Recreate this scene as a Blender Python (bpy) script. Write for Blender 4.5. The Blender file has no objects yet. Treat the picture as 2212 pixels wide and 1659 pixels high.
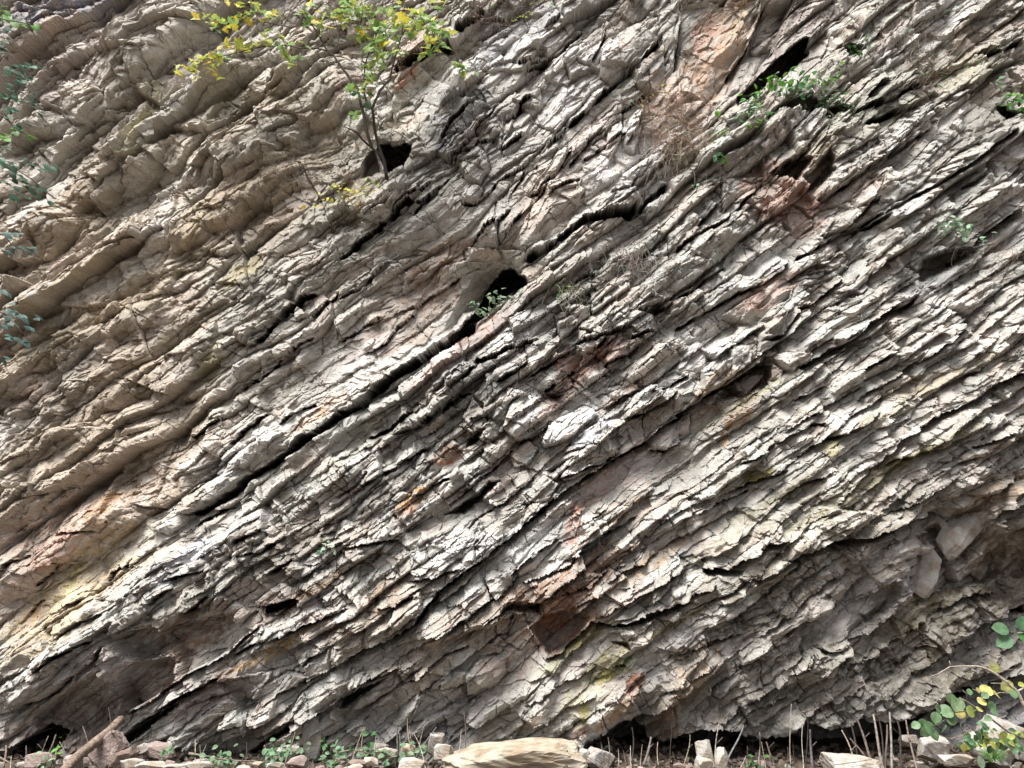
import bpy, math, random
import numpy as np
from math import radians, sin, cos, tan, pi
from mathutils import Vector

S = bpy.context.scene
COL = S.collection
# ------------------------------------------------------------------ camera
PITCH = radians(14.5)
CAM = np.array([0.0, -7.5, 1.4])
cd = bpy.data.cameras.new("camera")
cd.sensor_width = 36.0
cd.lens = 18.0 / tan(radians(33.0))
cd.clip_end = 500
cam = bpy.data.objects.new("camera", cd)
cam.location = CAM
cam.rotation_euler = (radians(90) + PITCH, 0, 0)
COL.objects.link(cam)
S.camera = cam
# ------------------------------------------------------------------ sky and sun
SUN_EL, SUN_AZ = radians(64), radians(-42)      # azimuth from -Y (the viewer's side) towards -X
sd = Vector((sin(SUN_AZ) * cos(SUN_EL), -cos(SUN_AZ) * cos(SUN_EL), sin(SUN_EL)))
w = bpy.data.worlds.new("World")
S.world = w
w.use_nodes = True
nt = w.node_tree
bg = nt.nodes["Background"]
sky = nt.nodes.new("ShaderNodeTexSky")
sky.sky_type = 'NISHITA'
sky.sun_disc = False
sky.sun_elevation = SUN_EL
sky.sun_rotation = math.atan2(sd.x, sd.y)
sky.air_density = 1.0
sky.dust_density = 6.0
hs = nt.nodes.new("ShaderNodeHueSaturation")
hs.inputs["Saturation"].default_value = 0.35
nt.links.new(sky.outputs[0], hs.inputs["Color"])
nt.links.new(hs.outputs[0], bg.inputs["Color"])
bg.inputs["Strength"].default_value = 0.085
sl = bpy.data.lights.new("sun", 'SUN')
sl.energy = 3.4
sl.angle = radians(32)
sl.color = (1.0, 0.975, 0.94)
so = bpy.data.objects.new("sun", sl)
so.rotation_euler = sd.to_track_quat('Z', 'Y').to_euler()
COL.objects.link(so)
S.view_settings.view_transform = 'Standard'
S.view_settings.look = 'None'
S.view_settings.exposure = 0.98
S.view_settings.gamma = 1.0

# ------------------------------------------------------------------ helpers
rng = np.random.default_rng(11)
random.seed(5)
VW, VH = 2212.0, 1659.0          # the pattern sheet of the rock face: 2212 x 1659 units
LEAN = radians(9)
F_ = np.array([0, cos(PITCH), sin(PITCH)])
U_ = np.array([0, -sin(PITCH), cos(PITCH)])
R_ = np.array([1.0, 0, 0])
TX = tan(radians(33.0))
def rays(x, y):
    a = TX * (2 * x / VW - 1)
    b = -TX * 0.75 * (2 * y / VH - 1)
    return a[..., None] * R_ + b[..., None] * U_ + F_
def wall_t(d):                    # distance along d to the leaning base wall  y = z*tan(LEAN)
    return (CAM[2] * tan(LEAN) - CAM[1]) / (d[..., 1] - d[..., 2] * tan(LEAN))

def hash2(ix, iy, seed):
    h = (ix.astype(np.int64) * 374761393 + iy.astype(np.int64) * 668265263 + seed * 974634777) & 0xFFFFFFFF
    h = ((h ^ (h >> 13)) * 1274126177) & 0xFFFFFFFF
    return h ^ (h >> 16)
_G = np.stack([np.cos(np.arange(64) * pi / 32), np.sin(np.arange(64) * pi / 32)], 1).astype(np.float32)
def perlin(x, y, seed=0):
    x = x.astype(np.float32); y = y.astype(np.float32)
    ix = np.floor(x).astype(np.int32); iy = np.floor(y).astype(np.int32)
    fx = x - ix; fy = y - iy
    lx0, ly0 = ix.min(), iy.min()
    gx, gy = np.meshgrid(np.arange(lx0, ix.max() + 2), np.arange(ly0, iy.max() + 2))
    L = _G[hash2(gx, gy, seed) & 63]
    ux = fx * fx * fx * (fx * (fx * 6 - 15) + 10); uy = fy * fy * fy * (fy * (fy * 6 - 15) + 10)
    jx = ix - lx0; jy = iy - ly0
    def dot(dx, dy):
        g = L[jy + dy, jx + dx]
        return g[..., 0] * (fx - dx) + g[..., 1] * (fy - dy)
    a = dot(0, 0); a += ux * (dot(1, 0) - a)
    b = dot(0, 1); b += ux * (dot(1, 1) - b)
    return (a + uy * (b - a)) * 1.5
def fbm(x, y, seed=0, octaves=4, gain=0.5):
    r = 0; a = 1.0
    for o in range(octaves):
        r = r + a * perlin(x * 2 ** o, y * 2 ** o, seed + 17 * o)
        a *= gain
    return r
def ridge(x, y, seed=0, octaves=3, gain=0.5):
    r = 0; a = 1.0
    for o in range(octaves):
        r = r + a * (1 - 2 * np.abs(perlin(x * 2 ** o, y * 2 ** o, seed + 31 * o)))
        a *= gain
    return r

# traced crops of the sheet: letter -> origin (source pixels); 2212 crop units = 1400 source pixels
CROP = dict(A=(0, 0), B=(1350, 0), C=(2696, 0), D=(0, 1010), E=(1350, 1010), F=(2696, 1010), G=(0, 2022), H=(1350, 2022), I=(2696, 2022))
def tr(crop, pts):
    if crop == 'V':
        return np.array(pts, float).reshape(-1, 2)
    ox, oy = CROP[crop]
    k = 1400 / 2212
    return (np.array(pts, float).reshape(-1, 2) * k + np.array([ox, oy])) * (VW / 4096)

# ------------------------------------------------------------------ the rock face as a sheet of depths
SP = 1.75
X0, X1, Y0, Y1 = -280.0, 2492.0, -320.0, 1790.0
gx = np.arange(X0, X1, SP); gy = np.arange(Y0, Y1, SP)
NX, NY = len(gx), len(gy)
X, Y = np.meshgrid(gx.astype(np.float32), gy.astype(np.float32))

# control points: x, y, base depth towards the viewer (m), bed angle, big / middle / small slab relief, disorder, lumpiness
CP = np.array([
 (60,60,-1.3,40,.25,.3,.3,.4,.7),(250,120,-1.0,42,.3,.35,.3,.6,.8),(420,60,-.95,42,.3,.4,.3,.4,.7),(600,60,-.85,38,.3,.4,.3,.3,.5),(120,300,-1.05,45,.3,.3,.3,.6,1),(330,260,-.8,44,.3,.35,.3,.5,1),
 (520,200,-.65,42,.2,.25,.3,.3,1),(300,400,-.75,42,.3,.3,.3,.4,1),(100,500,-.7,40,.1,.2,.2,.3,1),(480,360,-.6,40,.2,.25,.3,.4,1),(620,350,-.6,36,.1,.2,.3,.3,1),(300,560,-.55,36,.15,.25,.35,.2,1),
 (560,480,-.45,33,.1,.2,.35,.2,1),(150,700,-.5,36,.15,.3,.5,.2,1),(350,760,-.5,38,.12,.2,.4,.3,1),(100,900,-.55,40,.15,.35,.5,.3,1),(250,980,-.45,38,.1,.2,.35,.3,1),(120,1150,-.35,40,.12,.2,.3,.3,.8),(230,1200,-.25,38,.1,.2,.25,.3,.6),(60,1330,-.2,45,.1,.2,.25,.3,.5),
 (420,900,-.4,40,.1,.2,.35,.3,.8),(700,120,-.7,40,.2,.3,.4,.3,.8),(880,180,-.5,42,.3,.4,.4,.3,.5),(800,280,-.3,45,.3,.4,.35,.4,.5),(850,60,-.6,38,.3,.5,.5,.3,.5),
 (600,620,-.12,42,.5,.7,.7,.4,.4),(550,720,-.15,42,.5,.6,.6,.4,.4),(520,880,-.2,40,.4,.5,.6,.3,.4),(700,560,0,40,.5,.7,.7,.3,.3),(700,720,-.15,34,.3,.5,.5,.2,.4),(820,640,-.22,33,.3,.4,.4,.3,.4),(640,850,-.12,33,.3,.5,.5,.2,.4),(950,560,-.35,36,.3,.4,.35,.3,.4),(980,640,-.5,33,.3,.35,.3,.3,.4),(1050,600,-.5,33,.3,.3,.3,.3,.3),(500,1020,-.05,36,.5,.6,.5,.2,.3),
 (850,480,.12,43,.7,.8,.8,.3,.2),(980,380,.12,47,.7,.7,.7,.6,.2),(1000,220,0,44,.5,.6,.6,.5,.3),(1120,330,.15,47,.7,.6,.5,.7,.2),(1060,480,.1,48,.5,.5,.5,.5,.3),(1250,380,.15,52,.5,.5,.5,.5,.3),(1100,130,-.1,46,.3,.4,.5,.5,.5),(1300,180,0,50,.6,.6,.6,.5,.3),(1420,80,-.1,55,.6,.6,.5,.5,.2),
 (1400,250,-.05,48,.5,.5,.5,.4,.3),(1550,100,-.45,60,.2,.3,.3,.2,.3),(1650,80,-.55,55,.2,.3,.3,.2,.3),(1750,60,-.8,45,.5,.5,.5,.4,.3),(1250,480,.1,45,.4,.5,.5,.4,.3),(1430,420,-.05,40,.6,.7,.7,.5,.2),
 (1850,150,-.05,34,.5,.8,1,.3,.3),(2000,60,-.2,32,.5,.7,1,.4,.4),(2080,160,-.2,34,.4,.7,1,.5,.4),(2190,260,-.1,35,.5,.6,.8,.4,.3),(1750,250,.1,36,.6,.9,1,.3,.2),(1950,280,.05,36,.6,.9,1,.2,.1),(2150,400,.1,36,.6,.9,1,.2,.1),(1600,330,.1,38,.7,.9,.9,.4,.1),
 (1700,400,.1,38,.7,.7,.6,.6,.1),(1850,430,.15,36,.6,.7,.7,.4,.1),(1550,480,.15,36,.8,.9,.8,.4,.1),(1950,480,.2,34,.7,.9,.8,.3,.1),(1300,600,.1,34,.6,.9,1,.6,.2),(1150,680,.2,35,.8,.9,.9,.5,.1),(1420,640,.15,34,.8,.9,.9,.6,.1),(1640,620,.2,33,.7,.7,.6,.4,.1),(1820,640,.2,32,.8,.9,.9,.3,.1),(2100,560,-.05,32,.6,.8,.9,.3,.1),
 (1150,830,.2,38,.9,.9,.8,.9,.1),(1000,880,.15,40,.8,1,.9,.9,.1),(1300,800,.2,33,.9,.9,.8,.8,.1),(1450,780,.25,32,.9,.9,.8,.5,.1),(1250,930,.25,34,.9,.9,.7,.7,.1),(1100,980,.2,36,.9,.9,.8,.7,.1),(1700,780,.2,30,.7,.8,.8,.5,.1),(1950,740,.25,30,.5,.9,1,.2,.2),(2120,700,.25,31,.5,.9,1,.3,.2),
 (1700,920,.3,31,.5,.9,1,.2,.2),(1900,900,.3,29,.5,.9,1,.2,.2),(2100,900,.3,28,.5,.8,1,.3,.2),(1450,960,.15,32,.2,.3,.4,.3,.3),(1600,1020,.3,33,.5,.9,1,.2,.2),(1800,1060,.35,30,.5,.9,1,.2,.3),(2050,1020,.3,28,.5,.8,1,.3,.3),(2180,1100,.05,30,.6,.8,1,.5,.3),
 (800,900,.1,33,.5,.8,1,.2,.1),(900,1050,.2,32,.6,.9,1,.2,.1),(700,1060,.2,32,.5,.9,1,.2,.1),(600,1200,.28,28,.6,.9,.9,.3,.1),(450,1230,.3,28,.5,.9,1,.2,.2),(700,1180,.2,28,.6,.9,1,.6,.2),(820,1180,.22,30,.7,.9,.9,.3,.1),(960,1180,.25,33,.6,.8,.8,.4,.1),(1050,1080,.25,35,.7,.8,.7,.5,.1),
 (300,1300,.3,30,.5,.8,.9,.2,.1),(200,1400,.3,33,.6,.8,.8,.2,.1),(80,1430,.25,35,.7,.9,.9,.3,.1),(400,1370,.22,25,.3,.3,.3,.3,.1),(310,1480,.1,25,.3,.3,.3,.3,.1),(550,1380,.28,28,.5,.8,.8,.2,.1),(120,1560,-.15,28,.4,.4,.4,.4,.2),(250,1590,-.3,28,.4,.4,.4,.5,.2),(450,1540,.1,30,.6,.7,.6,.3,.1),(680,1450,.28,28,.7,.8,.7,.3,.1),(800,1320,.3,30,.7,.8,.8,.3,.1),(950,1330,.3,33,.7,.8,.7,.3,.1),
 (1080,1230,.33,38,.4,.6,.7,.2,.1),(1150,1150,.33,38,.4,.6,.7,.2,.1),(1250,1060,.3,37,.4,.5,.6,.2,.2),(1300,1150,.35,33,.6,.8,.9,.3,.1),(1200,1260,.25,36,.8,.8,.7,.6,.1),(1180,1360,.2,38,.9,.8,.5,.8,.1),(1050,1420,.22,36,.9,.8,.5,.7,.1),(900,1480,.2,34,.9,.8,.5,.6,.1),(1000,1560,.02,40,.9,.8,.5,.9,.1),(800,1570,0,35,.8,.7,.5,.7,.1),(620,1570,.05,32,.8,.7,.5,.4,.1),
 (1450,1150,.38,32,.6,.9,1,.2,.1),(1600,1200,.38,31,.6,.9,1,.2,.2),(1450,1280,.4,30,.6,.9,.9,.3,.2),(1350,1400,.35,36,.5,.6,.6,.2,.3),(1300,1500,.35,36,.5,.6,.6,.2,.3),(1200,1500,.33,38,.5,.6,.6,.2,.3),(1500,1380,.35,33,.6,.9,1,.3,.2),(1650,1330,.35,33,.6,.8,.9,.3,.2),(1600,1450,.32,38,.7,.9,.9,.4,.2),(1750,1220,.35,35,.6,.8,.8,.3,.3),(1750,1420,.28,36,.6,.9,1,.3,.3),
 (1900,1180,.25,33,.4,.5,.5,.4,.4),(1850,1330,.02,35,.4,.6,.7,.3,.4),(1960,1420,-.15,36,.5,.8,1,.5,.4),(2050,1350,-.3,36,.5,.8,1,.5,.4),(2050,1200,-.5,34,.6,.6,.6,.6,.4),(2170,1250,-1.1,34,.6,.7,.7,.6,.4),(2160,1380,-.7,33,.6,.6,.4,.3,.3),(1500,1560,.1,36,.8,.8,.7,.5,.1),(1700,1530,.1,34,.7,.8,.8,.5,.1),(1850,1510,.1,34,.6,.8,.9,.5,.2),(2150,1530,-.7,30,.8,.7,.5,.9,.1),
 (1380,1600,-.35,34,.6,.7,.7,.5,.2),(1700,1620,-.45,32,.6,.7,.7,.5,.2),(1900,1600,-.5,32,.6,.7,.7,.5,.2),(2100,1630,-.35,30,.8,.6,.5,.8,.1),(1100,1640,-.1,40,.6,.6,.5,.8,.1),(500,1640,-.25,30,.6,.6,.5,.5,.1)], float)

_m = np.clip((CP[:, 1] - 1230) / 300, 0, 1.2); CP[:, 2] -= np.where(CP[:, 0] > 1350, .24, .1) * _m
def idw(vals, power=3.2):
    cx = np.arange(X0, X1 + 24, 24.0); cy = np.arange(Y0, Y1 + 24, 24.0)
    gx_, gy_ = np.meshgrid(cx, cy)
    d2 = (gx_[..., None] - CP[:, 0]) ** 2 + (gy_[..., None] - CP[:, 1]) ** 2 + 45.0 ** 2
    wgt = d2 ** (-power / 2 * 1.25)
    f = (wgt[..., None] * vals).sum(2) / wgt.sum(2)[..., None]
    ax = (gx - X0) / 24; ay = (gy - Y0) / 24
    ix = np.minimum(ax.astype(int), len(cx) - 2); iy = np.minimum(ay.astype(int), len(cy) - 2)
    tx = (ax - ix)[None, :, None]; ty = (ay - iy)[:, None, None]
    r = f[iy][:, ix] * (1 - tx) * (1 - ty) + f[iy][:, ix + 1] * tx * (1 - ty) + f[iy + 1][:, ix] * (1 - tx) * ty + f[iy + 1][:, ix + 1] * tx * ty
    return [np.ascontiguousarray(r[..., k]).astype(np.float32) for k in range(vals.shape[1])]
BASE, TH, AL, AM, AS, CH, LUMP = idw(CP[:, 2:])
BASE *= 1.0

# curved bed coordinates: S runs along the beds, T down across them (least-squares integral of the angle field)
def integrate(vx, vy, h):
    ny, nx = vx.shape
    def Aop(p):
        r = np.zeros_like(p)
        d = p[:, 1:] - p[:, :-1]; r[:, 1:] += d; r[:, :-1] -= d
        d = p[1:] - p[:-1]; r[1:] += d; r[:-1] -= d
        return r + 1e-9 * p
    b = np.zeros((ny, nx))
    fx = .5 * (vx[:, 1:] + vx[:, :-1]) * h; b[:, 1:] += fx; b[:, :-1] -= fx
    fy = .5 * (vy[1:] + vy[:-1]) * h; b[1:] += fy; b[:-1] -= fy
    p = np.zeros((ny, nx)); r = b - Aop(p); q = r.copy(); rs = (r * r).sum()
    for _ in range(600):
        Aq = Aop(q); al = rs / (q * Aq).sum(); p += al * q; r -= al * Aq
        rn = (r * r).sum()
        if rn < 1e-8: break
        q = r + rn / rs * q; rs = rn
    return p
STEP = 16
cgx = np.arange(X0, X1 + STEP * 2, STEP * SP); cgy = np.arange(Y0, Y1 + STEP * 2, STEP * SP)
ti = np.clip(((cgy - Y0) / SP).astype(int), 0, NY - 1); tj = np.clip(((cgx - X0) / SP).astype(int), 0, NX - 1)
thc = np.radians(TH[np.ix_(ti, tj)].astype(float))
def upsample(f):
    ax = (gx - X0) / (STEP * SP); ay = (gy - Y0) / (STEP * SP)
    ix = np.minimum(ax.astype(int), f.shape[1] - 2); iy = np.minimum(ay.astype(int), f.shape[0] - 2)
    tx = (ax - ix)[None, :]; ty = (ay - iy)[:, None]
    return (f[iy][:, ix] * (1 - tx) * (1 - ty) + f[iy][:, ix + 1] * tx * (1 - ty) + f[iy + 1][:, ix] * (1 - tx) * ty + f[iy + 1][:, ix + 1] * tx * ty).astype(np.float32)
SC = upsample(integrate(np.cos(thc), -np.sin(thc), STEP * SP))
TC = upsample(integrate(np.sin(thc), np.cos(thc), STEP * SP))
W1 = fbm(X / 180, Y / 180, 7, 2); W2 = fbm(X / 170, Y / 170, 8, 2)
SC += 10 * W1; TC += 9 * W2
def bedded(fn):
    return fn(SC, TC)
def sm(x, a, b):
    t = np.clip((x - a) / (b - a), 0, 1); return t * t * (3 - 2 * t)
def rnd(a, b, seed):
    return (hash2(np.asarray(a), np.asarray(b), seed) & 0xFFFF).astype(np.float32) / 65535
def cells(u, v, seed):
    """nearest jittered cell: random value, offsets from its centre, distance to the border"""
    iu = np.floor(u).astype(np.int32); iv = np.floor(v).astype(np.int32)
    f1 = np.full(u.shape, 9, np.float32); f2 = f1.copy(); cid = np.zeros(u.shape, np.int64); du = np.zeros_like(f1); dv = np.zeros_like(f1)
    for a in (-1, 0, 1):
        for b in (-1, 0, 1):
            ca, cb = iu + a, iv + b
            ex = u - ca - rnd(ca, cb, seed); ey = v - cb - rnd(ca, cb, seed + 1)
            d = ex * ex + ey * ey
            n = d < f1
            f2 = np.where(n, f1, np.minimum(f2, d)); f1 = np.where(n, d, f1)
            cid = np.where(n, hash2(ca, cb, seed + 2), cid); du = np.where(n, ex, du); dv = np.where(n, ey, dv)
    return cid, du, dv, np.sqrt(f2) - np.sqrt(f1)
def r_of(cid, k): return ((cid >> (k * 8)) & 0xFF).astype(np.float32) / 255

cidA, duA, dvA, ebA = cells(SC / 46, TC / 22, 501)
cidB, duB, dvB, ebB = cells(SC / 17, TC / 9, 511)
N1 = .8 * perlin(X / 34, Y / 34, 1) + .9 * (r_of(cidA, 0) - .5) + .22 * (r_of(cidB, 0) - .5)
N2 = .8 * perlin(X / 38, Y / 38, 3) + .9 * (r_of(cidA, 1) - .5) + .22 * (r_of(cidB, 1) - .5)
N3 = perlin(X / 60, Y / 60, 5)
NS1 = .8 * perlin(X / 34, Y / 34, 1) + .3 * perlin(X / 14, Y / 14, 12)
NS2 = .8 * perlin(X / 38, Y / 38, 3) + .3 * perlin(X / 15, Y / 15, 13)

# ---- slabs: thousands of overlapping tilted plates, each rising towards its lower lip and breaking off there
def grid_i(x): return int((x - X0) / SP)
def grid_j(y): return int((y - Y0) / SP)
def sample(M, x, y):
    return M[np.clip(((y - Y0) / SP).astype(int), 0, NY - 1), np.clip(((x - X0) / SP).astype(int), 0, NX - 1)]
SHADE = np.full(X.shape, .5, np.float32)
def splat(n, a_rng, b_rng, h_rng, jit, wob, seed, edge=1.3, keep_id=True):
    r = np.random.default_rng(seed)
    R = np.zeros_like(X)
    px = r.uniform(X0, X1, n); py = r.uniform(Y0, Y1, n)
    th = sample(TH, px, py); ch = sample(CH, px, py)
    ang = np.radians(th + r.normal(0, 1, n) * (jit + 12 * ch ** 2))
    a = a_rng[0] * (a_rng[1] / a_rng[0]) ** r.random(n) * (1 - .45 * ch)
    b = b_rng[0] * (b_rng[1] / b_rng[0]) ** r.random(n) * (1 + .7 * ch)
    h = r.uniform(h_rng[0], h_rng[1], n)
    k = r.normal(0, .55, (n, 4)); m = r.normal(0, .10, (n, 2)); tl = r.normal(0, .35, n); sh = r.random(n)
    cc = r.random((n, 2)); t0 = r.uniform(-.95, .35, n); dn = r.uniform(.5, 1.3, n)
    for i in range(n):
        ca, sa = cos(ang[i]), sin(ang[i])
        A, B = a[i], b[i]
        ex = abs(ca) * A * 1.35 + abs(sa) * B * 1.5; ey = abs(sa) * A * 1.35 + abs(ca) * B * 1.5
        i0 = max(grid_i(px[i] - ex), 0); i1 = min(grid_i(px[i] + ex) + 1, NX)
        j0 = max(grid_j(py[i] - ey), 0); j1 = min(grid_j(py[i] + ey) + 1, NY)
        if i1 - i0 < 2 or j1 - j0 < 2: continue
        dx = X[j0:j1, i0:i1] - px[i]; dy = Y[j0:j1, i0:i1] - py[i]
        s = dx * ca - dy * sa; t = -(dx * sa + dy * ca)          # t up
        n1 = N1[j0:j1, i0:i1]; n2 = N2[j0:j1, i0:i1]
        dl = t + B - m[i, 0] * s + wob * .6 * n1
        de = np.minimum(s + A - k[i, 0] * t, A - s + k[i, 1] * t) + wob * 1.4 * n2
        e = np.minimum(dl, de)
        # one broken-off corner
        if cc[i, 0] < .6:
            sg = 1 if cc[i, 1] < .5 else -1
            e = np.minimum(e, (t + B) * .75 + (A - sg * s) * .66 - B * .7)
        tr_ = t0[i] * B + .25 * B * n2
        rel = h[i] * (np.minimum((B * 1.05 - t) / (B - t0[i] * B), 1 + dn[i] * np.minimum(t - tr_, 0) / B) + tl[i] * s / A * .6)
        rel = np.maximum(rel, 0)
        v = np.minimum(rel, rel * np.clip(e / edge, 0, 1))
        v[e <= 0] = 0
        Rv = R[j0:j1, i0:i1]
        up = v > Rv
        Rv[up] = v[up]
        if keep_id:
            SHADE[j0:j1, i0:i1][up] = SHADE[j0:j1, i0:i1][up] * .45 + .55 * sh[i]
    return R
RL = splat(520, (70, 240), (16, 40), (12, 40), 3.0, 2.6, 101, 2.0)
RM = splat(2600, (24, 100), (6, 17), (5, 18), 4, 1.8, 102, 1.5)
RS = splat(9000, (10, 40), (2.8, 7), (2, 6), 5.0, 1, 103, 1.2)

# ---- beds: every layer between two bedding planes is cut by joints into blocks; each block stands out by its own
# amount, leans its own way, and is undercut along its lower edge
def beds(tmin, tmax, lmin, lmax, h, crack, seed, tilt=.5, warp=1.0):
    r = np.random.default_rng(seed)
    T = TC + warp * perlin(SC / (lmax * .8), TC / (tmax * 2.5), seed + 1) * tmax * .16
    lo, hi = float(T.min()) - 5, float(T.max()) + 5
    b = [lo]
    while b[-1] < hi: b.append(b[-1] + tmin * (tmax / tmin) ** r.random())
    b = np.array(b, np.float32)
    k = np.clip(np.searchsorted(b, T.ravel()).reshape(T.shape) - 1, 0, len(b) - 2)
    th = (b[1:] - b[:-1])[k]; f = (T - b[k]) / th                      # 0 at the upper plane, 1 at the lower lip
    n = len(b)
    ln_ = (lmin * (lmax / lmin) ** r.random(n)).astype(np.float32)[k]
    sk = r.normal(0, .6, n).astype(np.float32)[k]
    u = (SC + sk * (f - .5) * th) / ln_ + r.uniform(0, 99, n).astype(np.float32)[k] + .22 * perlin(SC / (ln_ * 1.7), k * 7.3, seed + 2)
    iu = np.floor(u).astype(np.int32); fu = u - iu
    # joints are not evenly spaced: merge some neighbours
    mrg = rnd(iu, k, seed + 9) < .3
    iu2 = np.where(mrg, iu + 1, iu)
    R0, R1, R2, R3, R4 = (rnd(iu2, k, seed + 3 + q) for q in range(5))
    t0 = .18 + .75 * R3                                              # where the face turns under
    ris = f / t0
    fall = 1 - (f - t0) / (1.001 - t0) * .5 * R4 ** 2
    prof = np.minimum(ris, np.maximum(fall, 0) + (f < t0) * 9)
    z = h * ((.3 + .8 * R0 ** 1.5) * prof + .8 * (R1 - .5) + tilt * (R2 - .5) * (fu - .5))
    op = np.clip(perlin(SC / (lmax * .9), k * 5.7, seed + 11) + .25, 0, 1)
    ed = np.minimum(f, 1 - f) * th
    dj = np.where(mrg, 9, np.minimum(fu, 1 - fu)) * ln_
    z -= crack * op * np.clip(1 - ed / 2.4, 0, 1) + crack * .9 * np.clip(1 - dj / 2.2, 0, 1) * (R1 > .35)
    return z.astype(np.float32), R0, R2
Z1, q10, q11 = beds(34, 90, 60, 230, 48, 20, 601, 1.3)
Z0, q00, q01 = beds(55, 130, 140, 420, 62, 16, 591, .8)
Z2, q20, q21 = beds(13, 40, 18, 85, 19, 11, 611, 1.4)
Z3, q30, q31 = beds(4.5, 12, 16, 70, 3.2, 2.6, 621, .6)
SHADE = SHADE * .45 + .55 * (.4 * q10 + .4 * q20 + .2 * q30)
# crystalline facets: little planes, each with a tilt of its own
FACA = ((r_of(cidA, 2) - .5) * duA * 46 * .55 + (r_of(cidA, 1) - .5) * dvA * 22 * .9)
cidL, duL, dvL, ebL = cells(SC / 150 + .3 * N3, TC / 62 + .25 * N3, 521)
FACL = (r_of(cidL, 2) - .5) * duL * 150 * .34 + (r_of(cidL, 1) - .5) * dvL * 62 * .8 + (r_of(cidL, 0) - .5) * 16
FACB = ((r_of(cidB, 2) - .5) * duB * 17 * .8 + (r_of(cidB, 1) - .5) * dvB * 9 * 1.0)

# ---- traced ledges: lip h above the line, fading over w upwards; crack c deep below it, closing over cw
FLAT = np.ones_like(X)
D = np.zeros_like(X)
KILL = np.ones_like(X)            # damps the slab relief inside deep cracks
def poly_fields(P, margin):
    x0, y0 = P.min(0) - margin; x1, y1 = P.max(0) + margin
    i0 = max(grid_i(x0), 0); i1 = min(grid_i(x1) + 1, NX); j0 = max(grid_j(y0), 0); j1 = min(grid_j(y1) + 1, NY)
    return slice(j0, j1), slice(i0, i1)
HOLE = np.zeros_like(X)
def massive(pts, flat, feather=22):
    P = tr('V', pts); sl_ = poly_fields(P, 30)
    d = inside(P, X[sl_] + 14 * N2[sl_] + 14 * N3[sl_], Y[sl_] + 12 * N1[sl_])
    FLAT[sl_] = np.minimum(FLAT[sl_], 1 - (1 - flat) * np.clip(d / feather + .3, 0, 1))
def ledge(crop, pts, h=12, w=60, c=20, cw=10, soft=0.0, wob=2.8, flip=False, bwf=.2):
    P = tr(crop, pts)
    sl_ = poly_fields(P, max(w, cw) + 10)
    x = X[sl_] + wob * NS2[sl_]; y = Y[sl_] + wob * NS1[sl_]
    if x.size == 0: return
    best = np.full(x.shape, 1e9, np.float32); side = np.zeros_like(best); u = np.zeros_like(best)
    L = np.hypot(*(P[1:] - P[:-1]).T); cum = np.concatenate([[0], np.cumsum(L)]); tot = cum[-1]
    for k in range(len(P) - 1):
        p, q = P[k], P[k + 1]
        d = (q - p) / max(L[k], 1e-6)
        rx = x - p[0]; ry = y - p[1]
        al = np.clip(rx * d[0] + ry * d[1], 0, L[k])
        ds = np.hypot(rx - al * d[0], ry - al * d[1])
        up = ds < best
        best[up] = ds[up]; side[up] = (rx * d[1] - ry * d[0])[up]; u[up] = (cum[k] + al)[up]
    if flip: side = -side
    endt = min(14.0, tot * .12) if not soft else tot * .4
    taper = np.clip(np.minimum(u, tot - u) / endt, 0, 1) ** .9
    c = c * np.clip(.75 + .55 * N1[sl_], .25, 1.3); h = h * np.clip(1 + .5 * (N2[sl_]), .5, 1.5)
    # beyond the ends the distance grows to the end point: fade there
    above = side > 0
    dd = best
    lip = h * np.clip(1 - dd / w, 0, 1) ** (1.3 if soft else 1.0)
    if soft > 0: lip = lip * (1 - np.exp(-(dd / soft) ** 2))
    crk = np.clip(1 - dd / cw, 0, 1)
    if not soft:
        bw = cw * bwf * np.clip(.8 + .9 * N3[sl_] + 1.0 * NS1[sl_], .12, 1.6)
        HOLE[sl_] = np.maximum(HOLE[sl_], np.where(above, 0, (70 + c * 1.6) * np.clip((bw - dd) / 2.5, 0, 1) * (taper > .5)))
    D[sl_] += np.where(above, lip, -c * crk ** 1.2) * taper
    KILL[sl_] = np.minimum(KILL[sl_], np.where(above, 1, 1 - .75 * np.minimum(crk * 1.5, 1) * taper * np.minimum(1, c / 30)))
def inside(P, x, y):
    ins = np.zeros(x.shape, bool); dist = np.full(x.shape, 1e9, np.float32)
    n = len(P)
    for k in range(n):
        p, q = P[k], P[(k + 1) % n]
        cond = ((p[1] > y) != (q[1] > y))
        xi = (q[0] - p[0]) * (y - p[1]) / ((q[1] - p[1]) if abs(q[1] - p[1]) > 1e-6 else 1e-6) + p[0]
        ins ^= cond & (x < xi)
        d = q - p; l2 = max(d @ d, 1e-9)
        t = np.clip(((x - p[0]) * d[0] + (y - p[1]) * d[1]) / l2, 0, 1)
        dist = np.minimum(dist, np.hypot(x - p[0] - t * d[0], y - p[1] - t * d[1]))
    return np.where(ins, dist, -dist)
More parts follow.
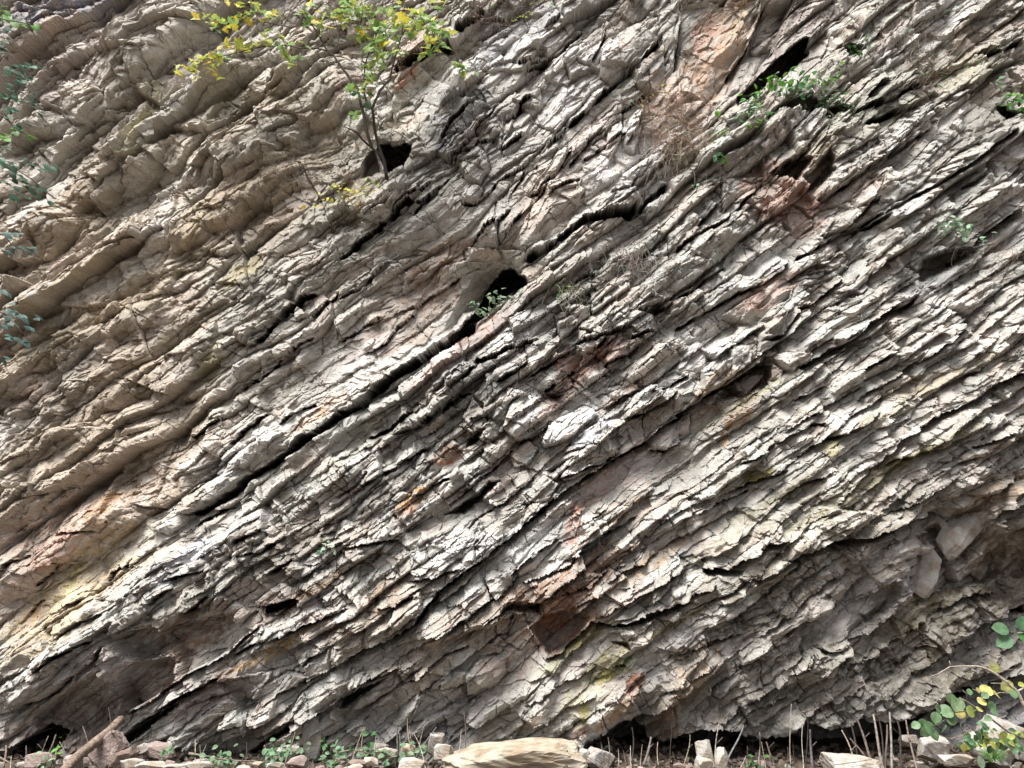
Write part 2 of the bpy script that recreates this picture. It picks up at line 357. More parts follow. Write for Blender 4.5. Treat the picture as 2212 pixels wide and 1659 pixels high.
# a block: plane offset h plus slope (down, right) per unit, bevelled edges; flat damps the slabs on it
_bk = [0]
def block(crop, pts, h=10, sd_=0.0, sr=0.0, flat=.35, edge=2.6, wob=2.2, rnd=0, pr=None, gap=9):
    P = tr(crop, pts)
    _bk[0] += 1
    q = np.random.default_rng(900 + _bk[0])
    sl_ = poly_fields(P, 14)
    x, y = X[sl_], Y[sl_]
    d = inside(P, x + wob * N2[sl_], y + wob * N1[sl_])
    c = P.mean(0)
    m = np.clip(d / edge, 0, 1)
    t = TC[sl_]; tc = sample(TC, c[0], c[1])
    ins = d > 0
    half = max(6.0, float(t[ins].max() - t[ins].min()) * .5) if ins.any() else 10.0
    f = (t - tc) / half
    sr = sr + q.normal(0, .07)
    z = h * 1.25 + (sd_ * 1.35 if sd_ > 0 else sd_) * (y - c[1]) + sr * (x - c[0])
    if pr is None: pr = q.uniform(.1, .5) if sd_ > .05 and not rnd else 9
    z = z - np.clip(f - pr - .3 * N3[sl_], 0, 2) * half * q.uniform(.7, 1.3)       # the broken front below the crest
    if rnd: z = z - rnd * (1 - np.clip(d / (rnd * 2.5), 0, 1)) ** 2
    ring = np.clip(1 - np.abs(d + 2.2) / 3.2, 0, 1) * (0 if rnd else 1)
    D[sl_] += z * m - gap * ring * np.clip(.7 + N1[sl_], .1, 1.3)
    FLAT[sl_] = np.minimum(FLAT[sl_], 1 - (1 - flat) * m)
def roll(pts, hw, h, under=1.6, wob=6):
    """a long rounded roll of massive rock along the beds, steeper on its lower side"""
    P = tr('V', pts); sl_ = poly_fields(P, hw * 1.6 + 10)
    x = X[sl_] + wob * N2[sl_]; y = Y[sl_] + wob * N1[sl_]
    best = np.full(x.shape, 1e9, np.float32); side = np.zeros_like(best); u = np.zeros_like(best)
    L = np.hypot(*(P[1:] - P[:-1]).T); cum = np.concatenate([[0], np.cumsum(L)]); tot = cum[-1]
    for k in range(len(P) - 1):
        p = P[k]; d = (P[k + 1] - p) / L[k]; rx = x - p[0]; ry = y - p[1]; al = np.clip(rx * d[0] + ry * d[1], 0, L[k])
        ds = np.hypot(rx - al * d[0], ry - al * d[1]); up = ds < best
        best[up] = ds[up]; side[up] = (rx * d[1] - ry * d[0])[up]; u[up] = (cum[k] + al)[up]
    w_ = np.where(side > 0, hw * 1.5, hw * .75) * (1 + .25 * N3[sl_])
    e = np.clip(best / w_, 0, 1)
    D[sl_] += h * np.sqrt(np.clip(1 - e * e, 0, 1)) * np.clip(np.minimum(u, tot - u) / min(90, tot * .35), 0, 1) ** .7
def hole(crop, pts, depth=90, soft=14.0, wob=3.0):
    P = tr(crop, pts)
    sl_ = poly_fields(P, 20)
    d = inside(P, X[sl_] + wob * NS2[sl_], Y[sl_] + wob * NS1[sl_])
    m = np.clip(d / soft, 0, 1)
    HOLE[sl_] = np.maximum(HOLE[sl_], depth * m)
    KILL[sl_] = np.minimum(KILL[sl_], 1 - .3 * m)

DEEP = dict(h=26, w=110, c=60, cw=18, bwf=.26)
MID = dict(h=18, w=70, c=22, cw=9, bwf=.24)
SML = dict(h=9, w=45, c=14, cw=8, bwf=.15)
ROUND = dict(h=30, w=120, c=26, cw=30, soft=9)
BMID = dict(h=11, w=60, c=12, cw=8, bwf=.2)
def many(kw, rows, **extra):
    for crop, pts in rows:
        ledge(crop, pts, **{**kw, **extra})
# upper left, massive rounded rock
for pts, hw, h in [
 ([(330,545),(376,520),(513,441),(600,395),(690,360)], 46, 44), ([(-60,780),(0,750),(137,675),(273,613),(380,550)], 40, 34), ([(-60,890),(0,853),(102,767),(239,709),(400,670)], 34, 26),
 ([(-60,1100),(0,1058),(102,955),(219,873),(330,820)], 46, 36), ([(-60,1190),(0,1143),(137,1023),(273,972),(400,890)], 50, 34), ([(400,390),(513,342),(615,284),(718,205),(800,150)], 60, 50),
 ([(430,228),(530,160),(640,105),(740,60)], 26, 30), ([(-60,140),(0,113),(102,85),(205,34)], 40, 30), ([(200,215),(280,160),(380,95),(480,40)], 46, 40), ([(230,600),(320,550),(420,490)], 26, 22),
 ([(80,520),(160,470),(250,380)], 40, 24), ([(40,640),(160,560),(250,500)], 26, 24), ([(260,400),(330,330),(380,260)], 36, 26), ([(330,860),(420,790),(480,700)], 40, 22), ([(420,1000),(480,930),(500,860)], 30, 18),
 ([(-40,1290),(80,1230),(200,1130),(300,1080)], 46, 26), ([(560,560),(640,500),(700,450)], 24, 16)]:
    roll(pts, hw, h * 1.1)
many(ROUND, [
 ('A', [(700,680),(830,640),(960,560),(1050,490),(1150,440),(1300,330),(1420,240)]),
 ('A', [(0,1000),(110,960),(230,870),(370,850),(430,770)]),
 ('A', [(730,1250),(850,1190),(930,1120),(1010,1040),(1070,990)]),
 ('A', [(1390,1290),(1480,1220),(1640,1130),(1800,1040),(1990,910),(2040,860)]),
 ('A', [(1120,790),(1300,690),(1480,560),(1600,480),(1830,380)]),
 ('A', [(1700,740),(1850,600),(1950,470),(2060,320)]),
 ('A', [(320,1659),(400,1560),(490,1440),(520,1370)]),
 ('D', [(20,300),(130,250),(240,150),(320,80)]),
])
many(dict(h=18, w=80, c=20, cw=18, soft=5), [
 ('A', [(330,1650),(450,1600),(600,1500),(730,1420),(820,1350)]),
 ('A', [(0,135),(180,115),(400,90),(600,30),(720,-20)]),
 ('A', [(60,780),(200,700),(330,680),(440,720)]),
 ('A', [(230,560),(390,520),(560,400),(700,330),(830,270)]),
 ('A', [(250,1140),(330,1090),(420,1020),(460,960)]),
 ('A', [(460,730),(560,800),(650,740),(860,690)]),
 ('A', [(1130,1205),(1200,1190),(1275,1195)]),
 ('A', [(480,1300),(620,1310),(740,1240),(820,1210)]),
 ('A', [(860,1000),(900,930),(960,860),(1090,770)]),
 ('A', [(1130,1659),(1330,1600),(1440,1620),(1560,1570),(1700,1480),(1850,1380),(1950,1300),(2030,1210)]),
 ('A', [(1840,560),(1960,600),(2080,480),(2212,400)]),
 ('D', [(750,430),(900,330),(1100,260),(1230,180),(1400,100)]),
 ('D', [(350,800),(470,700),(560,620),(700,540)]),
 ('D', [(120,1150),(200,950),(300,850),(400,740),(480,680)]),
 ('D', [(430,980),(540,940),(600,860),(650,790)]),
 ('D', [(0,1240),(80,1180),(180,1080),(300,960)]),
 ('D', [(0,1480),(90,1440),(200,1370),(330,1300)]),
 ('D', [(740,1180),(850,1170),(960,1130),(1060,1080)]),
 ('D', [(900,870),(960,800),(1040,730)]),
 ('D', [(0,940),(120,920),(240,850)]),
 ('D', [(180,620),(300,540),(420,470),(560,380)]),
 ('D', [(560,500),(700,450),(860,360)]),
 ('D', [(1100,960),(1240,940),(1330,860)]),
 ('D', [(180,1560),(300,1540),(440,1500),(560,1490)]),
])
many(SML, [
 ('G', [(400,180),(560,160),(650,150),(720,90)]), ('G', [(20,420),(120,350),(230,310)]), ('G', [(200,510),(270,470),(390,350)]),
 ('G', [(720,370),(770,400),(810,330)]), ('G', [(80,760),(170,650),(240,600)]), ('G', [(400,640),(470,620),(500,590)]), ('G', [(640,520),(700,430),(760,390)]),
 ('A', [(780,90),(820,170),(880,210)]), ('A', [(660,150),(740,160),(800,120)]),
])
# the upper package of beds
many(dict(h=18, w=80, c=24, cw=12, bwf=.3), [
 ('B', [(350,440),(450,400),(560,350),(620,320),(730,285)]),
 ('B', [(740,225),(800,190),(870,130),(930,90)]),
 ('B', [(0,1640),(150,1500),(290,1380),(420,1270),(480,1240)]),
 ('D', [(1570,615),(1650,560),(1740,450),(1850,350),(1900,280),(2000,250)]),
 ('B', [(1450,785),(1550,700),(1620,640),(1750,510),(1800,460),(1900,380),(2010,290),(2040,230)]),
])
many(DEEP, [
 ('B', [(1180,1640),(1330,1560),(1450,1460),(1560,1375),(1720,1340),(1850,1335),(1960,1250),(2090,1150)]),
 ('D', [(1180,1659),(1240,1640),(1400,1550),(1590,1400),(1750,1300),(1870,1220),(1990,1130),(2100,1060),(2212,990)]),
 ])
many(DEEP, [('E', [(0,1030),(150,960),(210,890),(330,790),(480,710),(600,620),(690,570),(790,500),(880,440)])], bwf=.24)
many(BMID, [
 ('B', [(780,1265),(870,1275),(960,1200),(1010,1120),(1130,1060),(1240,960),(1310,880)]),
 ('B', [(1200,1210),(1260,1215),(1320,1130),(1400,1050),(1480,940)]),
 ('B', [(1320,905),(1410,825),(1450,780)]),
 ('B', [(990,1530),(1080,1440),(1180,1320),(1260,1240),(1340,1150)]),
 ('B', [(640,960),(740,990),(860,860),(980,720),(1040,620)]),
 ('B', [(690,1000),(760,960),(860,930),(900,870)]),
 ('B', [(1590,430),(1650,330),(1690,230),(1680,160)]),
 ('B', [(330,1340),(400,1270),(500,1190),(600,1110)]),
 ('B', [(450,1340),(540,1240),(640,1140),(700,1080)]),
 ('B', [(1060,790),(1130,700),(1180,640),(1240,620)]),
 ('B', [(1030,930),(1120,870),(1180,820)]),
 ('B', [(1320,1240),(1440,1160),(1540,1120)]),
 ('B', [(1720,1210),(1850,1180),(1900,1120)]),
 ('B', [(640,890),(740,740),(830,660),(930,620)]),
 ('B', [(1180,440),(1290,390),(1400,320),(1560,200)]),
 ('B', [(1760,720),(1850,640),(1960,560)]),
 ('B', [(1450,1050),(1590,880),(1680,790)]),
 ('D', [(1560,790),(1650,815),(1750,710),(1880,600),(2000,530)]),
 ('D', [(1230,1190),(1340,1110),(1460,1030)]),
 ('D', [(1450,920),(1600,800)]),
 ('D', [(1840,350),(1900,440),(2030,370),(2140,250)]),
 ('D', [(1020,1659),(1110,1580),(1280,1480),(1330,1400)]),
 ('D', [(1400,1310),(1450,1240),(1600,1100),(1700,1010)]),
 ('D', [(1760,1090),(1860,1020),(2000,960)]),
 ('E', [(0,300),(120,240),(260,120),(360,40)]),
 ('E', [(350,400),(500,320),(640,240),(780,140)]),
 ('E', [(160,640),(300,580),(400,440),(480,380)]),
 ('E', [(0,560),(140,480),(280,400)]),
])
many(SML, [('B', [(1000,1530),(1010,1400),(1090,1310)]), ('B', [(820,1560),(930,1420),(1010,1370)]), ('B', [(480,1270),(560,1220),(640,1170)]), ('B', [(900,900),(980,880),(1030,830)]),
 ('B', [(1600,900),(1720,800),(1800,740)]), ('B', [(1820,920),(1900,800),(1950,680)]), ('B', [(1300,200),(1380,150),(1410,110)]), ('B', [(960,120),(1060,100),(1150,60)]), ('B', [(1140,420),(1220,390),(1290,380)]),
 ('B', [(1540,1000),(1700,900),(1850,820)]), ('B', [(1080,1230),(1130,1140),(1180,1060)])])
# right hand package
many(MID, [
 ('C', [(910,1500),(1100,1440),(1250,1390),(1440,1280),(1650,1170),(1850,1060),(2000,940),(2120,860)]),
 ('C', [(760,1640),(900,1560),(1070,1465),(1200,1430),(1340,1390)]),
 ('C', [(0,1590),(60,1540),(150,1480),(320,1400),(360,1330)]),
 ('C', [(1880,350),(1960,380),(2090,315),(2212,255)]),
 ('C', [(590,1115),(700,1035),(810,980),(850,930)]),
 ('C', [(1080,1170),(1200,1080),(1350,980),(1520,870),(1640,800)]),
 ('C', [(880,1290),(1080,1180),(1150,1110)]),
 ('C', [(1060,1460),(1190,1340),(1230,1270),(1280,1300)]),
 ('C', [(1150,700),(1330,650),(1500,560),(1680,470)]),
 ('C', [(1200,780),(1400,700),(1560,640)]),
 ('C', [(1830,1180),(1900,1150),(1990,1060)]),
 ('C', [(380,1330),(470,1250),(530,1190)]),
 ('C', [(130,1450),(210,1350),(280,1280)]),
 ('C', [(1200,640),(1270,560),(1360,500)]),
 ('F', [(0,485),(120,420),(280,330),(420,250),(560,190),(680,110),(740,40)]),
 ('F', [(0,300),(100,250),(210,160),(330,80)]),
 ('F', [(760,370),(860,330),(960,260),(1080,160)]),
 ('F', [(540,560),(660,540),(720,450),(790,370)]),
])
many(DEEP, [
 ('C', [(1720,1659),(1800,1640),(1880,1520),(1950,1480),(2100,1370),(2212,1310)]),
 ('F', [(0,1030),(130,950),(280,860),(390,800),(530,700),(650,630)]),
 ('F', [(780,740),(950,630),(1100,560),(1200,470),(1350,370),(1460,330)]),
 ('F', [(1240,1360),(1330,1260),(1380,1200),(1460,1155),(1540,1100),(1650,1030),(1780,970),(1930,890),(2010,830),(2130,780),(2240,760)]),
 ('E', [(1230,1659),(1400,1530),(1560,1420),(1770,1290),(1950,1190),(2060,1090),(2212,1000)]),
 ('H', [(0,1010),(150,920),(340,840),(420,790),(500,740),(560,640),(640,540),(800,420),(950,310),(1040,240),(1170,130),(1320,10)]),
])
many(MID, [
 ('F', [(620,1210),(760,1135),(860,1085),(960,1085)]), ('F', [(760,1290),(900,1195),(1100,1140)]), ('F', [(1320,1345),(1400,1300),(1530,1290)]),
 ('F', [(400,1340),(560,1270),(620,1195)]), ('F', [(1000,1600),(1120,1480),(1240,1360)]), ('F', [(1180,750),(1300,680),(1400,620)]), ('F', [(1150,930),(1200,900),(1330,830)]),
 ('F', [(960,980),(1080,900),(1200,840)]), ('F', [(760,930),(880,880),(960,840)]), ('F', [(1560,1270),(1700,1230),(1850,1150),(1960,1060)]), ('F', [(330,1520),(560,1420),(700,1380)]),
 ('F', [(150,1659),(330,1560),(480,1500)]), ('F', [(640,1560),(800,1450),(960,1420)]), ('F', [(1280,850),(1400,780),(1500,690)]), ('F', [(1480,720),(1620,640),(1760,520),(1830,420)]),
 ('F', [(1880,1240),(2000,1190),(2140,1110)]), ('F', [(680,1140),(800,1060),(960,1000)]), ('F', [(1330,1640),(1500,1580),(1680,1480)]), ('F', [(980,1180),(1130,1120),(1280,1010)]),
])
# middle
many(MID, [
 ('E', [(1210,790),(1300,730),(1400,665),(1510,600)]), ('E', [(860,700),(1000,660),(1140,600),(1240,560)]), ('E', [(1510,580),(1620,560),(1760,500),(1830,470)]),
 ('E', [(1560,640),(1660,590),(1700,540)]), ('E', [(690,1600),(830,1490),(950,1390),(1110,1240)]), ('E', [(1300,880),(1380,830),(1500,740)]), ('E', [(1680,720),(1830,640),(1920,570)]),
 ('E', [(1400,1440),(1560,1370),(1660,1340),(1780,1260)]), ('E', [(1130,1210),(1260,1150),(1380,1060)]), ('E', [(360,1150),(480,1110),(600,1020)]), ('E', [(180,1180),(330,1110),(480,1000)]),
 ('E', [(360,1340),(440,1310),(560,1230)]), ('E', [(80,1530),(240,1420),(380,1350)]), ('E', [(0,1540),(120,1470),(200,1380)]), ('E', [(1680,980),(1780,930),(1920,850)]),
 ('E', [(1780,1060),(1900,1030),(2050,960),(2130,900)]), ('E', [(1950,900),(2060,860),(2212,780)]), ('E', [(1960,1240),(2080,1250),(2180,1180)]), ('E', [(1880,380),(1990,390),(2120,320)]),
 ('E', [(1840,560),(1960,500),(2010,480)]), ('E', [(1360,270),(1500,190),(1640,120)]), ('E', [(480,1550),(600,1470),(720,1420)]), ('E', [(700,860),(780,800),(860,720)]),
 ('E', [(640,1010),(760,900),(840,880)]), ('E', [(1000,830),(1120,760),(1200,700)]),
 ('G', [(90,1280),(300,1215),(420,1115),(560,990),(660,880)]), ('G', [(1110,700),(1230,650),(1330,560)]), ('G', [(900,640),(1000,560),(1080,520)]), ('G', [(340,860),(480,750),(640,680)]),
 ('G', [(200,1060),(400,940),(560,850)]), ('G', [(1520,310),(1640,290),(1760,230)]), ('G', [(1680,440),(1760,400),(1860,330)]), ('G', [(1000,480),(1200,430),(1310,400)]), ('G', [(1480,240),(1600,180),(1720,110)]),
 ('G', [(1650,690),(1760,680),(1840,640),(1920,580)]), ('G', [(1360,1115),(1490,1085),(1570,1090)]), ('G', [(1650,1270),(1760,1185),(1940,1105),(2010,1080),(2212,960)]),
 ('G', [(1590,1490),(1740,1405),(1840,1345),(2000,1320),(2130,1240),(2212,1190)]), ('G', [(1080,1545),(1200,1530),(1340,1445),(1420,1400),(1560,1350)]), ('G', [(1900,1020),(1960,960),(2090,890)]),
 ('G', [(1460,960),(1600,870),(1780,820),(1960,740),(2212,640)]),
 ('H', [(0,1215),(110,1135),(210,1090),(330,1045),(400,1010)]), ('H', [(400,1125),(500,1085),(620,990),(700,930),(830,880)]), ('H', [(550,850),(700,795),(800,725),(960,600),(1070,570)]),
 ('H', [(940,510),(1000,585),(1090,510),(1150,445)]), ('H', [(1150,500),(1270,450),(1400,400),(1460,370),(1560,260),(1750,150),(1900,60)]), ('H', [(1280,590),(1400,560),(1600,500),(1700,400)]),
 ('H', [(1180,1265),(1280,1220),(1380,1135),(1550,1070),(1640,1030)]), ('H', [(1200,1395),(1350,1360),(1450,1280),(1550,1245),(1640,1195)]), ('H', [(1470,640),(1560,590),(1660,560)]),
 ('H', [(40,260),(200,240),(380,210)]), ('H', [(250,640),(400,620),(500,560)]), ('H', [(460,480),(620,440),(780,390)]), ('H', [(1700,480),(1820,400),(1960,360)]),
 ('H', [(1640,700),(1800,620),(2000,500),(2212,400)]), ('H', [(1090,460),(1130,410),(1290,270),(1400,200)]), ('H', [(1440,340),(1540,300),(1640,240)]),
])
many(DEEP, [
 ('G', [(700,1500),(760,1465),(850,1385),(1000,1295),(1110,1225),(1230,1160),(1380,1075)]),
 ('H', [(1300,975),(1420,915),(1500,830),(1600,725),(1690,745),(1830,735),(1960,675),(2100,625),(2230,560)]),
 ('H', [(1470,1540),(1600,1465),(1740,1385),(1870,1315),(2000,1275),(2120,1205),(2240,1130)]),
 ('I', [(180,395),(320,400),(420,340),(560,240),(680,220)]),
 ('I', [(480,470),(640,375),(720,335),(940,240),(1200,195),(1350,145),(1500,90),(1700,0)]),
])
many(MID, [
 ('G', [(790,1335),(1000,1205),(1140,1095),(1230,1045),(1450,935),(1590,795),(1650,760)]),
 ('I', [(0,950),(150,885),(270,850),(430,800)]), ('I', [(640,830),(760,745),(900,690),(1000,650)]), ('I', [(870,890),(1000,895),(1060,835),(1200,795),(1380,630),(1480,535)]),
 ('I', [(390,1000),(470,990),(600,890)]), ('I', [(450,1240),(620,1130),(820,1080)]), ('I', [(690,1060),(820,1010),(860,900)]), ('I', [(520,840),(640,740),(780,640)]), ('I', [(1140,990),(1260,970),(1360,900)]),
 ('I', [(1780,820),(1900,760),(2060,650)]), ('I', [(1850,1090),(2000,1030),(2180,960)]), ('I', [(0,620),(120,560),(250,490)]), ('I', [(880,560),(960,480),(1100,420)]), ('I', [(1660,660),(1800,560),(2000,520)]),
 ('I', [(0,1140),(100,1080),(230,1010)]), ('I', [(330,1330),(540,1250),(700,1180)]), ('I', [(1250,900),(1400,830),(1560,700)]), ('I', [(200,760),(360,690),(500,600)]), ('I', [(1060,1020),(1200,960),(1300,950)]),
 ('I', [(1400,1010),(1520,900),(1660,850)]), ('I', [(1520,1080),(1700,960)]), ('I', [(900,1240),(1100,1160),(1300,1060)]),
])
# bottom edge of the overhang
many(dict(h=24, w=70, c=100, cw=60), [
 ('I', [(-40,1470),(100,1410),(260,1375),(400,1420),(470,1500),(560,1425),(700,1400),(830,1345),(1000,1375),(1150,1335),(1350,1335),(1500,1300),(1700,1215),(1900,1135),(2050,1065),(2250,1030)]),
 ('G', [(-20,1560),(60,1540),(250,1430),(330,1360)]), ('G', [(400,1500),(440,1570),(560,1520),(700,1440)]),
])
# joints and steps across the beds
many(dict(h=8, w=40, c=26, cw=12), [('G', [(1500,250),(1540,330),(1610,430),(1670,530)]), ('B', [(2120,450),(2150,300),(2170,100),(2150,-20)]), ('C', [(330,470),(400,380),(480,250),(560,60),(600,-20)])], wob=3)
